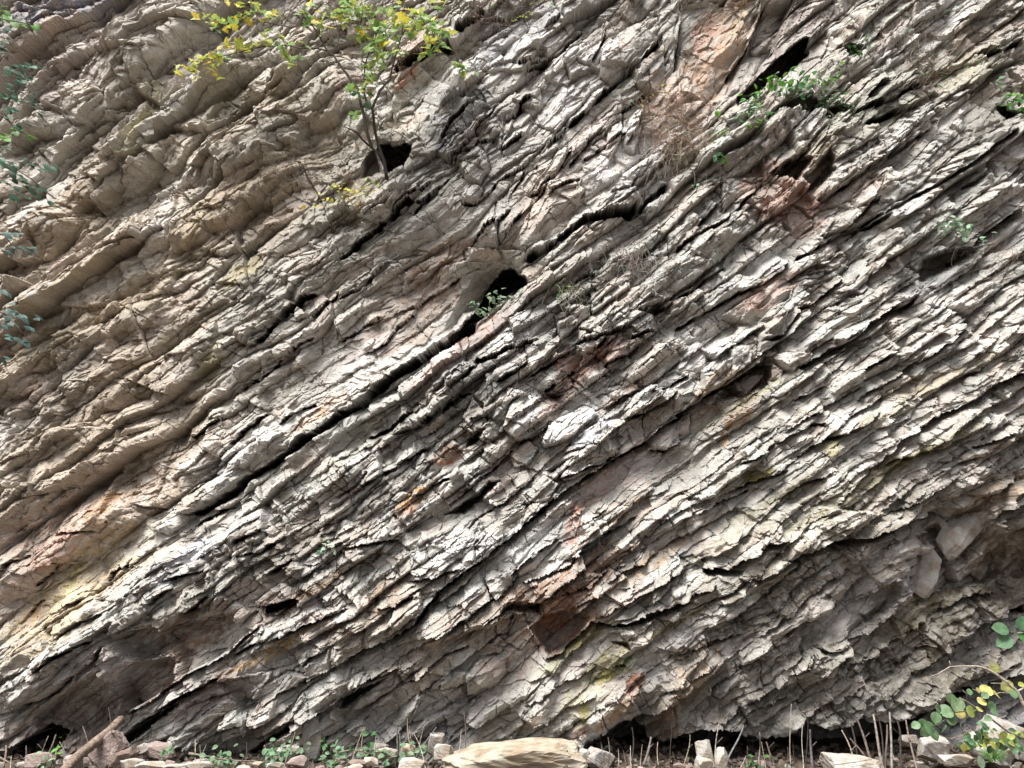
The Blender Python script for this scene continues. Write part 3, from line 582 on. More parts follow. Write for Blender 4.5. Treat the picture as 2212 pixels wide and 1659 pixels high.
# blocks
for crop, pts, kw in [
 ('E', [(1110,960),(1250,870),(1310,920),(1425,960),(1390,1030),(1200,1180),(1140,1190),(1040,1110)], dict(h=24, sd_=.25, sr=-.15)),
 ('E', [(1290,1200),(1340,1080),(1560,960),(1610,980),(1650,1020),(1460,1180),(1300,1240)], dict(h=34, sd_=.3, sr=-.05, flat=.6)),
 ('E', [(1500,1170),(1680,1050),(1720,1130),(1600,1210),(1420,1280)], dict(h=22, sd_=.2)),
 ('E', [(1400,1430),(1490,1320),(1760,1170),(1780,1260),(1650,1360),(1440,1450)], dict(h=18, sd_=.15)),
 ('E', [(910,1290),(960,1190),(1040,1240),(1020,1290),(960,1330)], dict(h=26, sr=.3)),
 ('E', [(1080,1280),(1200,1180),(1270,1240),(1200,1340),(1120,1360)], dict(h=16, sr=.2)),
 ('E', [(1080,420),(1290,310),(1330,340),(1320,400),(1110,520)], dict(h=26, sd_=.5)),
 ('E', [(1110,520),(1330,400),(1450,400),(1440,450),(1120,620)], dict(h=16, sd_=-.35)),
 ('E', [(1310,750),(1500,620),(1560,660),(1530,720),(1380,830)], dict(h=8, sd_=.2)),
 ('E', [(1510,600),(1620,560),(1650,590),(1560,660)], dict(h=30, sd_=.3)),
 ('E', [(1680,690),(1760,560),(1830,540),(1850,640),(1740,740)], dict(h=22, sr=-.2, sd_=.2)),
 ('E', [(850,910),(930,1000),(950,1080),(890,1150),(830,1090),(790,1050)], dict(h=20, sr=-.5, flat=.7)),
 ('E', [(690,1300),(760,1250),(815,1320),(600,1455)], dict(h=10, sd_=.2, flat=.2)),
 ('E', [(640,1530),(800,1390),(820,1450),(680,1540)], dict(h=20, sd_=.3)),
 ('E', [(1090,1410),(1200,1370),(1230,1440),(1130,1490)], dict(h=18, sr=.2)),
 ('E', [(1180,1530),(1300,1420),(1400,1460),(1330,1560),(1220,1580)], dict(h=18, sr=.3)),
 ('E', [(1700,860),(1850,800),(1930,860),(1800,940),(1730,920)], dict(h=18, sd_=.25)),
 ('E', [(1960,1160),(2120,1040),(2240,1010),(2240,1130),(2100,1240),(1990,1230)], dict(h=24, sd_=.1, flat=.2)),
 ('E', [(800,-20),(1000,-20),(1040,20),(900,95),(830,80)], dict(h=26, sd_=.25, flat=.3)),
 ('E', [(1030,-20),(1200,-20),(1180,60),(1130,90),(1060,40)], dict(h=24, sd_=.2, flat=.4)),
 ('E', [(1150,100),(1260,60),(1330,90),(1230,200),(1190,160)], dict(h=18, sd_=.2)),
 ('D', [(1530,480),(1600,400),(1680,300),(1740,400),(1640,480),(1570,600),(1530,570)], dict(h=18, sr=-.2, flat=.7)),
 ('D', [(860,1540),(1000,1480),(1400,1300),(1390,1360),(1100,1560),(1020,1620),(850,1600)], dict(h=18, sd_=.25)),
 ('D', [(1100,1600),(1280,1460),(1540,1350),(1600,1390),(1400,1540),(1200,1659)], dict(h=24, sd_=.3)),
 ('G', [(940,125),(1110,10),(1260,10),(1260,40),(1040,190)], dict(h=22, sd_=.1)),
 ('G', [(660,870),(790,790),(960,775),(1050,930),(900,1000),(720,955)], dict(h=-44, sd_=-.1, flat=.4, gap=16)),
 ('G', [(960,830),(1180,745),(1460,690),(1510,770),(1590,780),(1480,900),(1230,1040),(1150,1085),(1090,960),(1050,905)], dict(h=-30, sd_=-.1, flat=.35, gap=16)),
 ('G', [(680,1130),(800,1020),(1050,960),(1140,1090),(1000,1200),(790,1325),(740,1270)], dict(h=-56, sd_=-.1, flat=.35, gap=16)),
 ('G', [(960,310),(1100,230),(1250,210),(1310,260),(1180,370),(1030,390)], dict(h=12, sd_=.2, flat=.3)),
 ('G', [(90,1270),(120,1160),(330,1080),(540,850),(700,740),(660,880),(430,1110),(300,1205)], dict(h=10, sd_=.25, flat=.55)),
 ('G', [(1600,610),(1780,480),(1930,540),(1840,600),(1640,650)], dict(h=24, sd_=-.1, flat=.3)),
 ('G', [(1370,1100),(1560,960),(1720,910),(1840,920),(1850,1000),(1600,1080),(1480,1080)], dict(h=14, sd_=.25, flat=.3)),
 ('G', [(1870,1000),(1960,890),(2100,890),(2080,1050),(1950,1085)], dict(h=14, sd_=-.3, flat=.2)),
 ('G', [(1370,1120),(1560,1090),(1600,1180),(1640,1270),(1520,1310),(1480,1200)], dict(h=-8, sd_=-.3, flat=.3)),
 ('G', [(1620,1180),(1800,1060),(1950,1080),(1760,1190),(1660,1270)], dict(h=12, sd_=-.1, flat=.3)),
 ('G', [(930,1400),(1060,1330),(1480,1180),(1550,1240),(1350,1390),(1120,1500),(960,1490)], dict(h=12, sd_=.1, flat=.6)),
 ('G', [(1850,1330),(1900,1200),(2080,1070),(2212,1010),(2212,1180),(2000,1310)], dict(h=18, sd_=.25, flat=.35)),
 ('H', [(1000,730),(1090,680),(1130,690),(1060,850),(1000,800)], dict(h=14, sr=-.35, flat=.2)),
 ('H', [(1120,680),(1170,690),(1245,810),(1160,920),(1060,860)], dict(h=14, sr=.1, sd_=-.25, flat=.2)),
 ('H', [(810,1080),(900,970),(1070,950),(1060,1080),(900,1235),(810,1200)], dict(h=16, sd_=.1, flat=.3)),
 ('H', [(70,1290),(330,1050),(390,1040),(400,1125),(160,1280)], dict(h=26, sd_=.2, flat=.3)),
 ('H', [(160,1340),(330,1235),(390,1340),(220,1450)], dict(h=4, sd_=-.2, flat=.2)),
 ('H', [(450,1370),(550,1180),(780,1160),(800,1230),(590,1340),(480,1375)], dict(h=14, sd_=.1, flat=.3)),
 ('H', [(670,1300),(815,1240),(830,1380),(690,1490)], dict(h=12, sr=-.2, flat=.2)),
 ('H', [(560,1060),(690,970),(720,1090),(590,1180)], dict(h=14, sr=-.1, flat=.25)),
 ('H', [(340,1200),(380,1050),(440,1250),(390,1340)], dict(h=8, sr=.3, flat=.2)),
 ('H', [(930,430),(1090,330),(1130,400),(1090,500),(1000,580),(940,510)], dict(h=16, sd_=.15, flat=.25)),
 ('H', [(1130,400),(1290,220),(1460,60),(1530,80),(1500,200),(1400,240),(1250,390),(1150,450)], dict(h=10, sd_=.1, flat=.3)),
 ('H', [(1300,600),(1400,510),(1480,590),(1440,650),(1310,690)], dict(h=16, sd_=-.1, flat=.4)),
 ('H', [(1120,520),(1200,470),(1260,560),(1230,600),(1130,620)], dict(h=16, sr=.2, flat=.3)),
 ('H', [(370,200),(520,140),(520,280),(440,300)], dict(h=14, sd_=.2)),
 ('H', [(200,380),(270,310),(400,330),(380,380),(280,430)], dict(h=20, flat=.2)),
 ('H', [(890,80),(1050,0),(1190,0),(1160,120),(1020,210),(940,160)], dict(h=16, sd_=.1, flat=.4)),
 ('I', [(80,170),(70,100),(220,0),(330,0),(200,130),(110,190)], dict(h=14, sd_=.2, flat=.4)),
 ('I', [(880,870),(950,780),(1100,620),(1260,520),(1380,480),(1390,560),(1260,720),(1100,800),(1000,880),(920,890)], dict(h=22, sd_=.15, flat=.12)),
 ('I', [(240,1180),(420,1040),(450,1020),(380,1160),(300,1230),(250,1210)], dict(h=18, sd_=.1, flat=.3)),
 ('I', [(390,1230),(500,1170),(600,1120),(620,1160),(520,1250),(400,1260)], dict(h=14, sd_=.1, flat=.4)),
 ('I', [(640,1160),(800,1080),(820,1110),(700,1200)], dict(h=14, flat=.4)),
 ('I', [(980,1020),(1060,900),(1100,900),(1040,1010)], dict(h=12, flat=.3)),
 ('I', [(100,1230),(180,1180),(240,1260),(200,1310)], dict(h=10, flat=.4)),
 ('I', [(0,1300),(110,1280),(130,1340),(60,1400),(0,1390)], dict(h=18, flat=.4, rnd=8)),
 ('I', [(1800,820),(1900,740),(2040,700),(1960,780),(1840,840)], dict(h=16, sd_=.2, flat=.3)),
 ('I', [(1840,1060),(1960,960),(2212,860),(2212,960),(2060,1020),(1860,1100)], dict(h=18, sd_=.15, flat=.25)),
 ('I', [(1120,400),(1240,260),(1370,210),(1300,320),(1160,430)], dict(h=12, flat=.4)),
 ('C', [(60,0),(540,0),(440,300),(340,470),(230,640),(30,600),(10,200)], dict(h=16, sd_=.12, flat=.25, edge=6)),
 ('C', [(560,0),(760,0),(620,330),(480,520),(360,560),(400,420),(480,280)], dict(h=-8, sd_=.1, sr=-.25, flat=.4, edge=5)),
 ('C', [(480,1250),(610,1130),(700,1230),(560,1340),(520,1440),(440,1380)], dict(h=14, sd_=.1, flat=.45)),
 ('C', [(700,1250),(800,1200),(880,1270),(890,1420),(780,1480),(680,1400)], dict(h=6, sd_=.1, flat=.3)),
 ('C', [(890,1270),(1080,1160),(1200,1090),(1290,1120),(1100,1270),(930,1320)], dict(h=12, sd_=.15, flat=.3)),
 ('C', [(1100,1260),(1220,1150),(1300,1150),(1210,1310),(1130,1340)], dict(h=14, sr=-.1, flat=.3)),
 ('C', [(910,1440),(990,1370),(1010,1400),(930,1490)], dict(h=10, flat=.3)),
 ('C', [(1350,1380),(1480,1280),(1620,1240),(1640,1350),(1500,1520),(1360,1480)], dict(h=22, sd_=.1, flat=.45)),
 ('C', [(1060,1540),(1200,1440),(1350,1420),(1330,1560),(1140,1640)], dict(h=16, sd_=.1, flat=.4)),
 ('C', [(130,1440),(260,1290),(330,1330),(290,1390)], dict(h=6, sd_=-.1, flat=.2)),
 ('C', [(590,1110),(700,960),(820,860),(850,930),(720,1030)], dict(h=16, sd_=.1, flat=.4)),
 ('F', [(390,340),(560,230),(700,140),(760,180),(740,290),(620,360),(520,470),(300,400)], dict(h=18, sd_=.12, flat=.3)),
 ('F', [(560,540),(760,350),(785,360),(700,520),(620,560)], dict(h=18, flat=.3)),
 ('F', [(360,840),(470,770),(560,780),(520,840),(440,905),(370,890)], dict(h=46, sd_=.2, flat=.3)),
 ('F', [(600,640),(720,640),(860,660),(740,760),(680,740)], dict(h=40, sd_=.2, flat=.3)),
 ('F', [(590,680),(690,750),(670,800),(590,800)], dict(h=20, sd_=-.2, flat=.3)),
 ('F', [(0,760),(60,620),(160,550),(220,620),(200,740),(90,810)], dict(h=20, sr=-.15, flat=.4, rnd=6)),
 ('F', [(1330,1060),(1640,920),(1650,1020),(1460,1150),(1420,1100)], dict(h=14, sd_=-.15, flat=.25)),
 ('F', [(1640,900),(1800,820),(1840,930),(1780,960),(1660,1010)], dict(h=16, sd_=.1, flat=.3)),
 ('F', [(1810,810),(2110,680),(2150,760),(2020,820),(1860,920)], dict(h=18, sd_=.05, flat=.3)),
 ('F', [(1330,1150),(1440,1100),(1460,1150),(1360,1200)], dict(h=20, flat=.3)),
 ('F', [(0,1140),(40,1060),(280,930),(300,1020),(130,1180),(0,1200)], dict(h=-4, flat=.2)),
 ('F', [(860,340),(1000,260),(990,310),(880,370)], dict(h=12, flat=.3)),
 ('F', [(1150,390),(1290,330),(1270,390),(1160,430)], dict(h=14, flat=.3)),
 ('B', [(470,680),(540,590),(640,545),(830,640),(780,740),(640,880),(560,930),(500,850)], dict(h=10, sd_=-.12, flat=.5, edge=5)),
 ('B', [(780,1240),(850,1170),(920,1190),(880,1260),(800,1270)], dict(h=20, sr=-.1, flat=.3)),
 ('B', [(760,1040),(880,930),(940,980),(960,1060),(900,1160),(820,1130)], dict(h=20, sr=-.2, flat=.4)),
 ('B', [(340,1320),(500,1160),(520,1190),(400,1320)], dict(h=16, flat=.5)),
 ('B', [(900,890),(950,850),(980,890),(930,960)], dict(h=14, flat=.3)),
 ('B', [(1070,750),(1200,680),(1240,740),(1130,930),(1040,960)], dict(h=6, sr=.1, flat=.4)),
 ('B', [(1350,1020),(1440,830),(1460,960),(1330,1140),(1240,1230),(1210,1200)], dict(h=2, flat=.2)),
 ('B', [(1000,1240),(1150,1180),(1230,1250),(1210,1380),(1030,1520),(1000,1400)], dict(h=6, sr=-.1, flat=.25)),
 ('B', [(820,1560),(1000,1400),(1010,1540),(920,1659),(840,1659)], dict(h=14, sd_=.1, flat=.2)),
 ('B', [(1250,1260),(1440,1100),(1560,1200),(1450,1440),(1200,1600),(1100,1550)], dict(h=14, sd_=.12, flat=.35)),
 ('B', [(1700,800),(1800,700),(1790,880),(1700,930)], dict(h=14, flat=.3)),
 ('B', [(1810,920),(1830,770),(1940,640),(1950,720),(1870,960)], dict(h=18, sr=.1, flat=.4)),
 ('B', [(1690,250),(1900,110),(2010,260),(1880,370),(1720,520),(1650,480)], dict(h=16, sd_=.1, flat=.5)),
 ('B', [(1870,440),(2060,270),(2080,500),(2060,570),(1900,540)], dict(h=22, sd_=.15, flat=.4)),
 ('B', [(2030,60),(2150,30),(2170,140),(2120,430),(2060,260)], dict(h=20, sr=.1, flat=.3)),
 ('B', [(1500,260),(1680,150),(1660,280),(1560,430),(1480,500),(1430,400)], dict(h=12, sd_=.2, flat=.6)),
 ('B', [(250,860),(310,810),(420,810),(470,900),(280,900)], dict(h=24, sd_=.1, flat=.2, rnd=6)),
 ('B', [(0,860),(160,830),(180,920),(60,1040),(0,1000)], dict(h=10, flat=.4, rnd=8)),
 ('A', [(665,600),(830,460),(880,520),(900,570),(830,640),(700,670)], dict(h=22, sd_=.1, flat=.3, rnd=10)),
 ('A', [(830,400),(920,310),(1100,230),(1380,200),(1400,250),(1300,330),(1150,430),(1040,490),(960,560),(900,560)], dict(h=26, sd_=.1, flat=.4, rnd=16)),
 ('A', [(395,600),(480,520),(650,560),(680,640),(560,780),(460,790)], dict(h=26, sd_=.1, flat=.9, rnd=10)),
 ('A', [(190,600),(380,430),(440,560),(430,710),(250,640)], dict(h=12, sd_=.12, flat=.3, rnd=8)),
 ('A', [(1070,1140),(1260,1130),(1280,1170),(1120,1210)], dict(h=22, flat=.3, rnd=6)),
 ('A', [(960,1260),(1080,1190),(1200,1240),(1300,1400),(1130,1520),(1000,1420)], dict(h=20, sd_=.05, flat=.3, rnd=14)),
 ('A', [(450,1140),(620,1060),(840,1020),(760,1210),(620,1290),(500,1260)], dict(h=26, sd_=.1, flat=.4, rnd=14)),
 ('A', [(850,900),(900,760),(1100,620),(1080,780),(1000,900),(860,1040),(790,1120)], dict(h=14, flat=.4, rnd=12)),
 ('A', [(0,1560),(60,1400),(200,1240),(480,1320),(510,1400),(430,1520),(330,1640),(100,1659)], dict(h=34, sd_=.08, flat=.3, rnd=24)),
]:
    block(crop, pts, **kw)
# dark openings
for crop, pts, dp in [
 ('E', [(1214,213),(1190,160),(1120,100),(1050,95),(985,150),(930,250),(880,350),(840,420),(770,500),(700,555),(690,575),(790,512),(880,444),(960,374),(1040,314),(1120,264)], 330),
 ('E', [(1190,160),(1100,75),(985,60),(880,110),(780,270),(680,440),(640,560),(700,575),(880,444),(1040,314),(1150,240)], 61),
 ('B', [(265,905),(470,905),(470,960),(420,1040),(350,1110),(310,1090),(270,1010),(240,930)], 170),
 ('B', [(190,960),(240,930),(300,1100),(200,1140),(140,1120)], 50),
 ('C', [(400,600),(470,530),(580,430),(700,340),(830,260),(860,330),(780,420),(690,480),(600,525),(540,590),(470,650),(400,690)], 170),
 ('C', [(640,690),(720,625),(850,610),(960,645),(1080,650),(1100,700),(1000,740),(850,710),(720,740)], 70),
 ('C', [(610,1110),(700,1035),(800,985),(850,1050),(760,1190),(690,1180)], 70),
 ('C', [(780,1150),(850,1085),(960,960),(1000,1040),(1010,1100),(930,1180),(860,1235)], 55),
 ('C', [(1200,1300),(1260,1270),(1300,1290),(1230,1330),(1190,1370)], 40),
 ('C', [(1040,300),(1120,260),(1200,290),(1200,350),(1080,380)], 40),
 ('C', [(2030,660),(2100,650),(2212,710),(2212,770),(2080,740)], 70),
 ('F', [(290,880),(400,790),(520,700),(580,640),(620,720),(600,850),(450,915),(340,930),(240,960)], 55),
 ('F', [(1430,335),(1510,290),(1490,355),(1440,370)], 60),
 ('F', [(1560,200),(1600,170),(1720,120),(1830,40),(1900,-10),(1700,-10),(1560,40),(1530,120)], 60),
 ('E', [(660,1659),(880,1520),(960,1440),(1040,1440),(960,1530),(800,1659)], 75),
 ('E', [(680,960),(760,900),(840,890),(690,1010),(620,1040)], 45),
 ('E', [(1300,880),(1440,890),(1390,945)], 45),
 ('E', [(820,1180),(900,1130),(960,1120),(880,1220),(820,1240)], 45),
 ('E', [(1300,1380),(1420,1310),(1500,1290),(1420,1370),(1340,1420)], 40),
 ('E', [(1880,380),(2010,420),(2060,330),(2000,330)], 40),
 ('G', [(1100,215),(1180,150),(1320,100),(1500,10),(1380,30),(1240,110)], 90),
 ('G', [(1615,645),(1700,690),(1830,650),(1915,590),(1900,565),(1780,600),(1660,630)], 110),
 ('G', [(730,1490),(850,1400),(1000,1310),(1150,1240),(1100,1290),(980,1370),(860,1480),(790,1530)], 110),
 ('G', [(220,1350),(420,1160),(620,1040),(690,1140),(740,1280),(760,1340),(560,1450),(400,1480)], 34),
 ('G', [(0,1560),(250,1440),(400,1500),(440,1570),(560,1530),(640,1560),(500,1640),(0,1659)], 110),
 ('G', [(1560,1570),(1640,1500),(1840,1360),(1880,1400),(1700,1500),(1660,1580)], 80),
 ('G', [(1600,870),(1690,830),(1780,800),(1640,880)], 20),
 ('H', [(0,1220),(120,1150),(260,1100),(340,1060),(200,1180),(60,1280),(0,1290)], 80),
 ('H', [(1080,600),(1160,600),(1290,600),(1290,690),(1130,670),(1010,690)], 45),
 ('H', [(1280,690),(1500,630),(1590,700),(1560,760),(1440,900),(1330,960),(1230,790)], 45),
 ('H', [(1590,760),(1700,760),(1840,750),(2000,690),(2212,590),(2212,620),(1960,740),(1800,780)], 60),
 ('H', [(1520,1560),(1660,1470),(1860,1335),(1940,1400),(1960,1460),(2110,1480),(2212,1490),(2212,1600),(1700,1640)], 150),
 ('H', [(1720,870),(1830,860),(1870,930),(1790,900)], 35),
 ('H', [(1740,1030),(1810,1010),(1830,1030),(1760,1050)], 45),
 ('I', [(170,410),(330,410),(440,400),(400,440),(200,450)], 40),
 ('I', [(880,900),(990,905),(960,925),(900,925)], 60),
 ('I', [(640,800),(740,740),(880,690),(900,700),(780,780),(690,840)], 45),
 ('I', [(1500,190),(1640,110),(1660,240),(1580,260),(1500,260)], 40),
 ('I', [(0,1480),(260,1380),(420,1440),(560,1430),(700,1405),(830,1350),(1000,1385),(1350,1345),(1500,1310),(1700,1230),(1900,1150),(2060,1080),(2212,1050),(2212,1110),(1900,1230),(1500,1420),(1450,1659),(0,1659)], 130),
 ('I', [(2000,660),(2212,600),(2212,680),(2060,700)], 60),
 ('I', [(1700,880),(1800,830),(1880,850),(1780,900)], 50),
 ('I', [(1160,700),(1300,620),(1390,570),(1300,680),(1200,720)], 20),
]:
    hole(crop, pts, dp * 1.5, soft=45 if dp == 61 else 9 if dp < 100 else 6 if dp < 300 else 9)

for pts, fl in [
 ([(700,560),(860,420),(1000,330),(1150,210),(1300,120),(1420,60),(1440,300),(1300,450),(1100,560),(1000,560)], .42),
 ([(560,860),(760,700),(900,600),(1050,560),(1000,700),(800,840),(600,960)], .4),
 ([(1240,1040),(1450,930),(1470,990),(1330,1090),(1250,1120)], .12), ([(1040,1260),(1240,1080),(1260,1180),(1100,1290)], .22),
 ([(330,1150),(560,980),(640,940),(600,1010),(380,1160)], .3), ([(0,1420),(330,1180),(380,1100),(100,1230),(0,1300)], .4),
 ([(1400,700),(1700,580),(1740,640),(1500,780)], .45), ([(1500,560),(1900,400),(1960,440),(1600,640)], .5),
 ([(900,1400),(1200,1280),(1280,1380),(1100,1500),(950,1520)], .4), ([(560,1450),(900,1330),(900,1420),(620,1540)], .45),
 ([(1050,900),(1250,800),(1400,860),(1200,1020),(1050,1040)], .45), ([(880,180),(960,130),(1000,200),(900,300),(800,330)], .3), ([(1480,0),(1640,0),(1600,200),(1480,220)], .2),
 ([(1200,1420),(1330,1360),(1420,1420),(1300,1560),(1180,1560)], .4), ([(620,1000),(860,880),(880,920),(640,1060)], .5), ([(1640,900),(1900,800),(1950,840),(1700,960)], .55),
]:
    massive(pts, fl)

# ---- fine rock texture
lam = bedded(lambda s, t: ridge(s / 120, t / 9, 51, 3))
lam2 = bedded(lambda s, t: perlin(s / 34, t / 4.2, 61) + .6 * perlin(s / 15, t / 2.6, 62))
lumps = bedded(lambda s, t: ridge(s / 170, t / 60, 71, 4, .48))
knob = fbm(X / 34, Y / 34, 81, 4, .45)
grit = perlin(X / 5, Y / 5, 91) + .7 * perlin(X / 2.6, Y / 2.6, 92)
spk = np.abs(perlin(X / 9 + .8 * N2, Y / 9 + .8 * N1, 95))
# alternation of massive and shaly beds
shaly = np.clip(.42 + 1.3 * bedded(lambda s, t: perlin(s / 230, t / 42, 301) + .5 * perlin(s / 90, t / 20, 302)) + .25 * (AS - .6), 0, 1)
shaly = .06 + .94 * sm(shaly, .15, .8)
AL = np.clip(AL * 1.25, 0, 1.1); AS *= .8
rel = (RL * .6 * AL + Z1 * AL * 1.1 + (RM * .35 + Z2) * AM * (.5 + .6 * shaly) + (RS * .15 + Z3 * .8) * AS * shaly + FACA * (.4 + .7 * AM) + FACB * (.2 + .35 * AM)) * KILL * FLAT
rel += (FACA * .35 + FACB * .4) * (1 - FLAT)
crz = sm(perlin(SC / 90, TC / 50, 531), -.1, .35)
rel += LUMP * (Z0 * .95 * FLAT + FACL * .9 + FACA * .45 + FACB * .45 - 9 * crz * np.clip(1 - ebL / .035, 0, 1) - 4.5 * crz * np.clip(1 - ebA / .07, 0, 1))
rel += (1 - LUMP) * FACL * .7 * AL
tex = (lam * (.6 + 2.4 * AS) * FLAT + lam2 * (.15 + .8 * AS)) * shaly + lumps * LUMP * 3 * FLAT + knob * (1.8 + .9 * LUMP) * (.4 + .6 * FLAT) + grit * (.3 + .3 * LUMP) - spk * 1.2 * (.5 + LUMP)
Z = D + rel + .75 * tex * (.5 + .5 * KILL) - 30

# ---- sheet -> world
mpx = 2 * TX * 7.9 / VW            # metres per unit
dirs = rays(X.astype(float), Y.astype(float))
tw = wall_t(dirs)
ln = np.linalg.norm(dirs, axis=-1)
P0 = CAM + dirs * (tw - BASE / ln)[..., None]
OUT = np.array([-0.04, -0.99, -0.10]); OUT /= np.linalg.norm(OUT)
scale_here = (tw / 7.9)[..., None]
# broken walls: where the sheet runs steeply into the rock the surface is jogged along and across the beds
gyv, gxv = np.gradient(Z - .6 * HOLE, SP)
steep = np.clip(np.hypot(gxv, gyv) - .9, 0, 1.6) / 1.6
jog1 = perlin((X * .8 - Y * .6) / 34, (Z - HOLE) / 9 + Y / 90, 401) + .6 * perlin((X * .8 - Y * .6) / 15, (Z - HOLE) / 5, 402)
jog2 = perlin((X * .6 + Y * .8) / 26, Z / 17, 403)
PW = P0 + OUT * (Z * mpx)[..., None] * scale_here + (dirs / ln[..., None]) * (HOLE * mpx)[..., None] * scale_here
PW = PW + (np.array([-.3, 0, .95]) * (jog1 * 3.5 * steep)[..., None] + np.array([.9, 0, .3]) * (jog2 * 3.0 * steep)[..., None]) * mpx
PW = PW.astype(np.float32)
def on_rock(x, y, off=0.0):
    """world point on the rock at sheet position x, y, lifted off metres towards the viewer"""
    j = int(np.clip((y - Y0) / SP, 0, NY - 1)); i = int(np.clip((x - X0) / SP, 0, NX - 1))
    return Vector(PW[j, i].tolist()) + Vector((0, -off, 0))

# ---- rock colours
def srgb(*c): return np.array([((v / 255 + .055) / 1.055) ** 2.4 if v > 10 else v / 255 / 12.92 for v in c])
C_ = np.zeros(X.shape + (3,), np.float32)
GREY = np.array([.415, .412, .385]); TAN = np.array([.395, .335, .265]); PINK = np.array([.33, .235, .19]); WHITE = np.array([.52, .51, .49])
C_[:] = GREY
n_big = fbm(X / 210, Y / 210, 201, 4); n_mid = bedded(lambda s, t: fbm(s / 120, t / 40, 205, 4))
def blend(mask, col, k=1.0):
    m = (np.clip(mask, 0, 1) * k)[..., None]
    C_[:] = C_ * (1 - m) + np.asarray(col, np.float32) * m
SPECK = sm(bedded(lambda s, t: fbm(s / 26, t / 10, 221, 4, .6)) + .25 * n_mid, -.35, .3)
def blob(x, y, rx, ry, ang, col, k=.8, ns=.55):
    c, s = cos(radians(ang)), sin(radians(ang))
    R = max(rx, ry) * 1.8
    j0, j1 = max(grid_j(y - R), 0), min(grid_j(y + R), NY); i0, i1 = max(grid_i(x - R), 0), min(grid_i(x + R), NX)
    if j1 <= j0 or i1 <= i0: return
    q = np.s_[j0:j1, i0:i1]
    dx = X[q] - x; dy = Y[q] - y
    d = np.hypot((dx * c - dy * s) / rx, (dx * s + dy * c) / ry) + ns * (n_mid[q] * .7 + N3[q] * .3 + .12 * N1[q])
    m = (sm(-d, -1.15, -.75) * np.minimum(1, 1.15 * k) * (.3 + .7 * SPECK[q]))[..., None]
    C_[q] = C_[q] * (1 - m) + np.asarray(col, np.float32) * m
blend(LUMP * 1.1 - .1, TAN, .75)
blend(sm(n_mid, -.05, .7), PINK, .4)
blend((rnd(np.round(q10 * 255), np.round(q20 * 255), 77) > .62) * (1 - .6 * LUMP), (.37, .31, .26), .35)
blend(sm(n_big + .5 * n_mid, .1, .8), WHITE, .6)
OCH = (.40, .23, .09); MOSS = (.30, .27, .09); BROWN = (.20, .125, .085); RUST = (.36, .155, .085); PALE = (.55, .54, .53); DGREY = (.17, .165, .17); BUFF = (.44, .37, .25); PK = (.40, .255, .205); GRN = (.16, .19, .05)
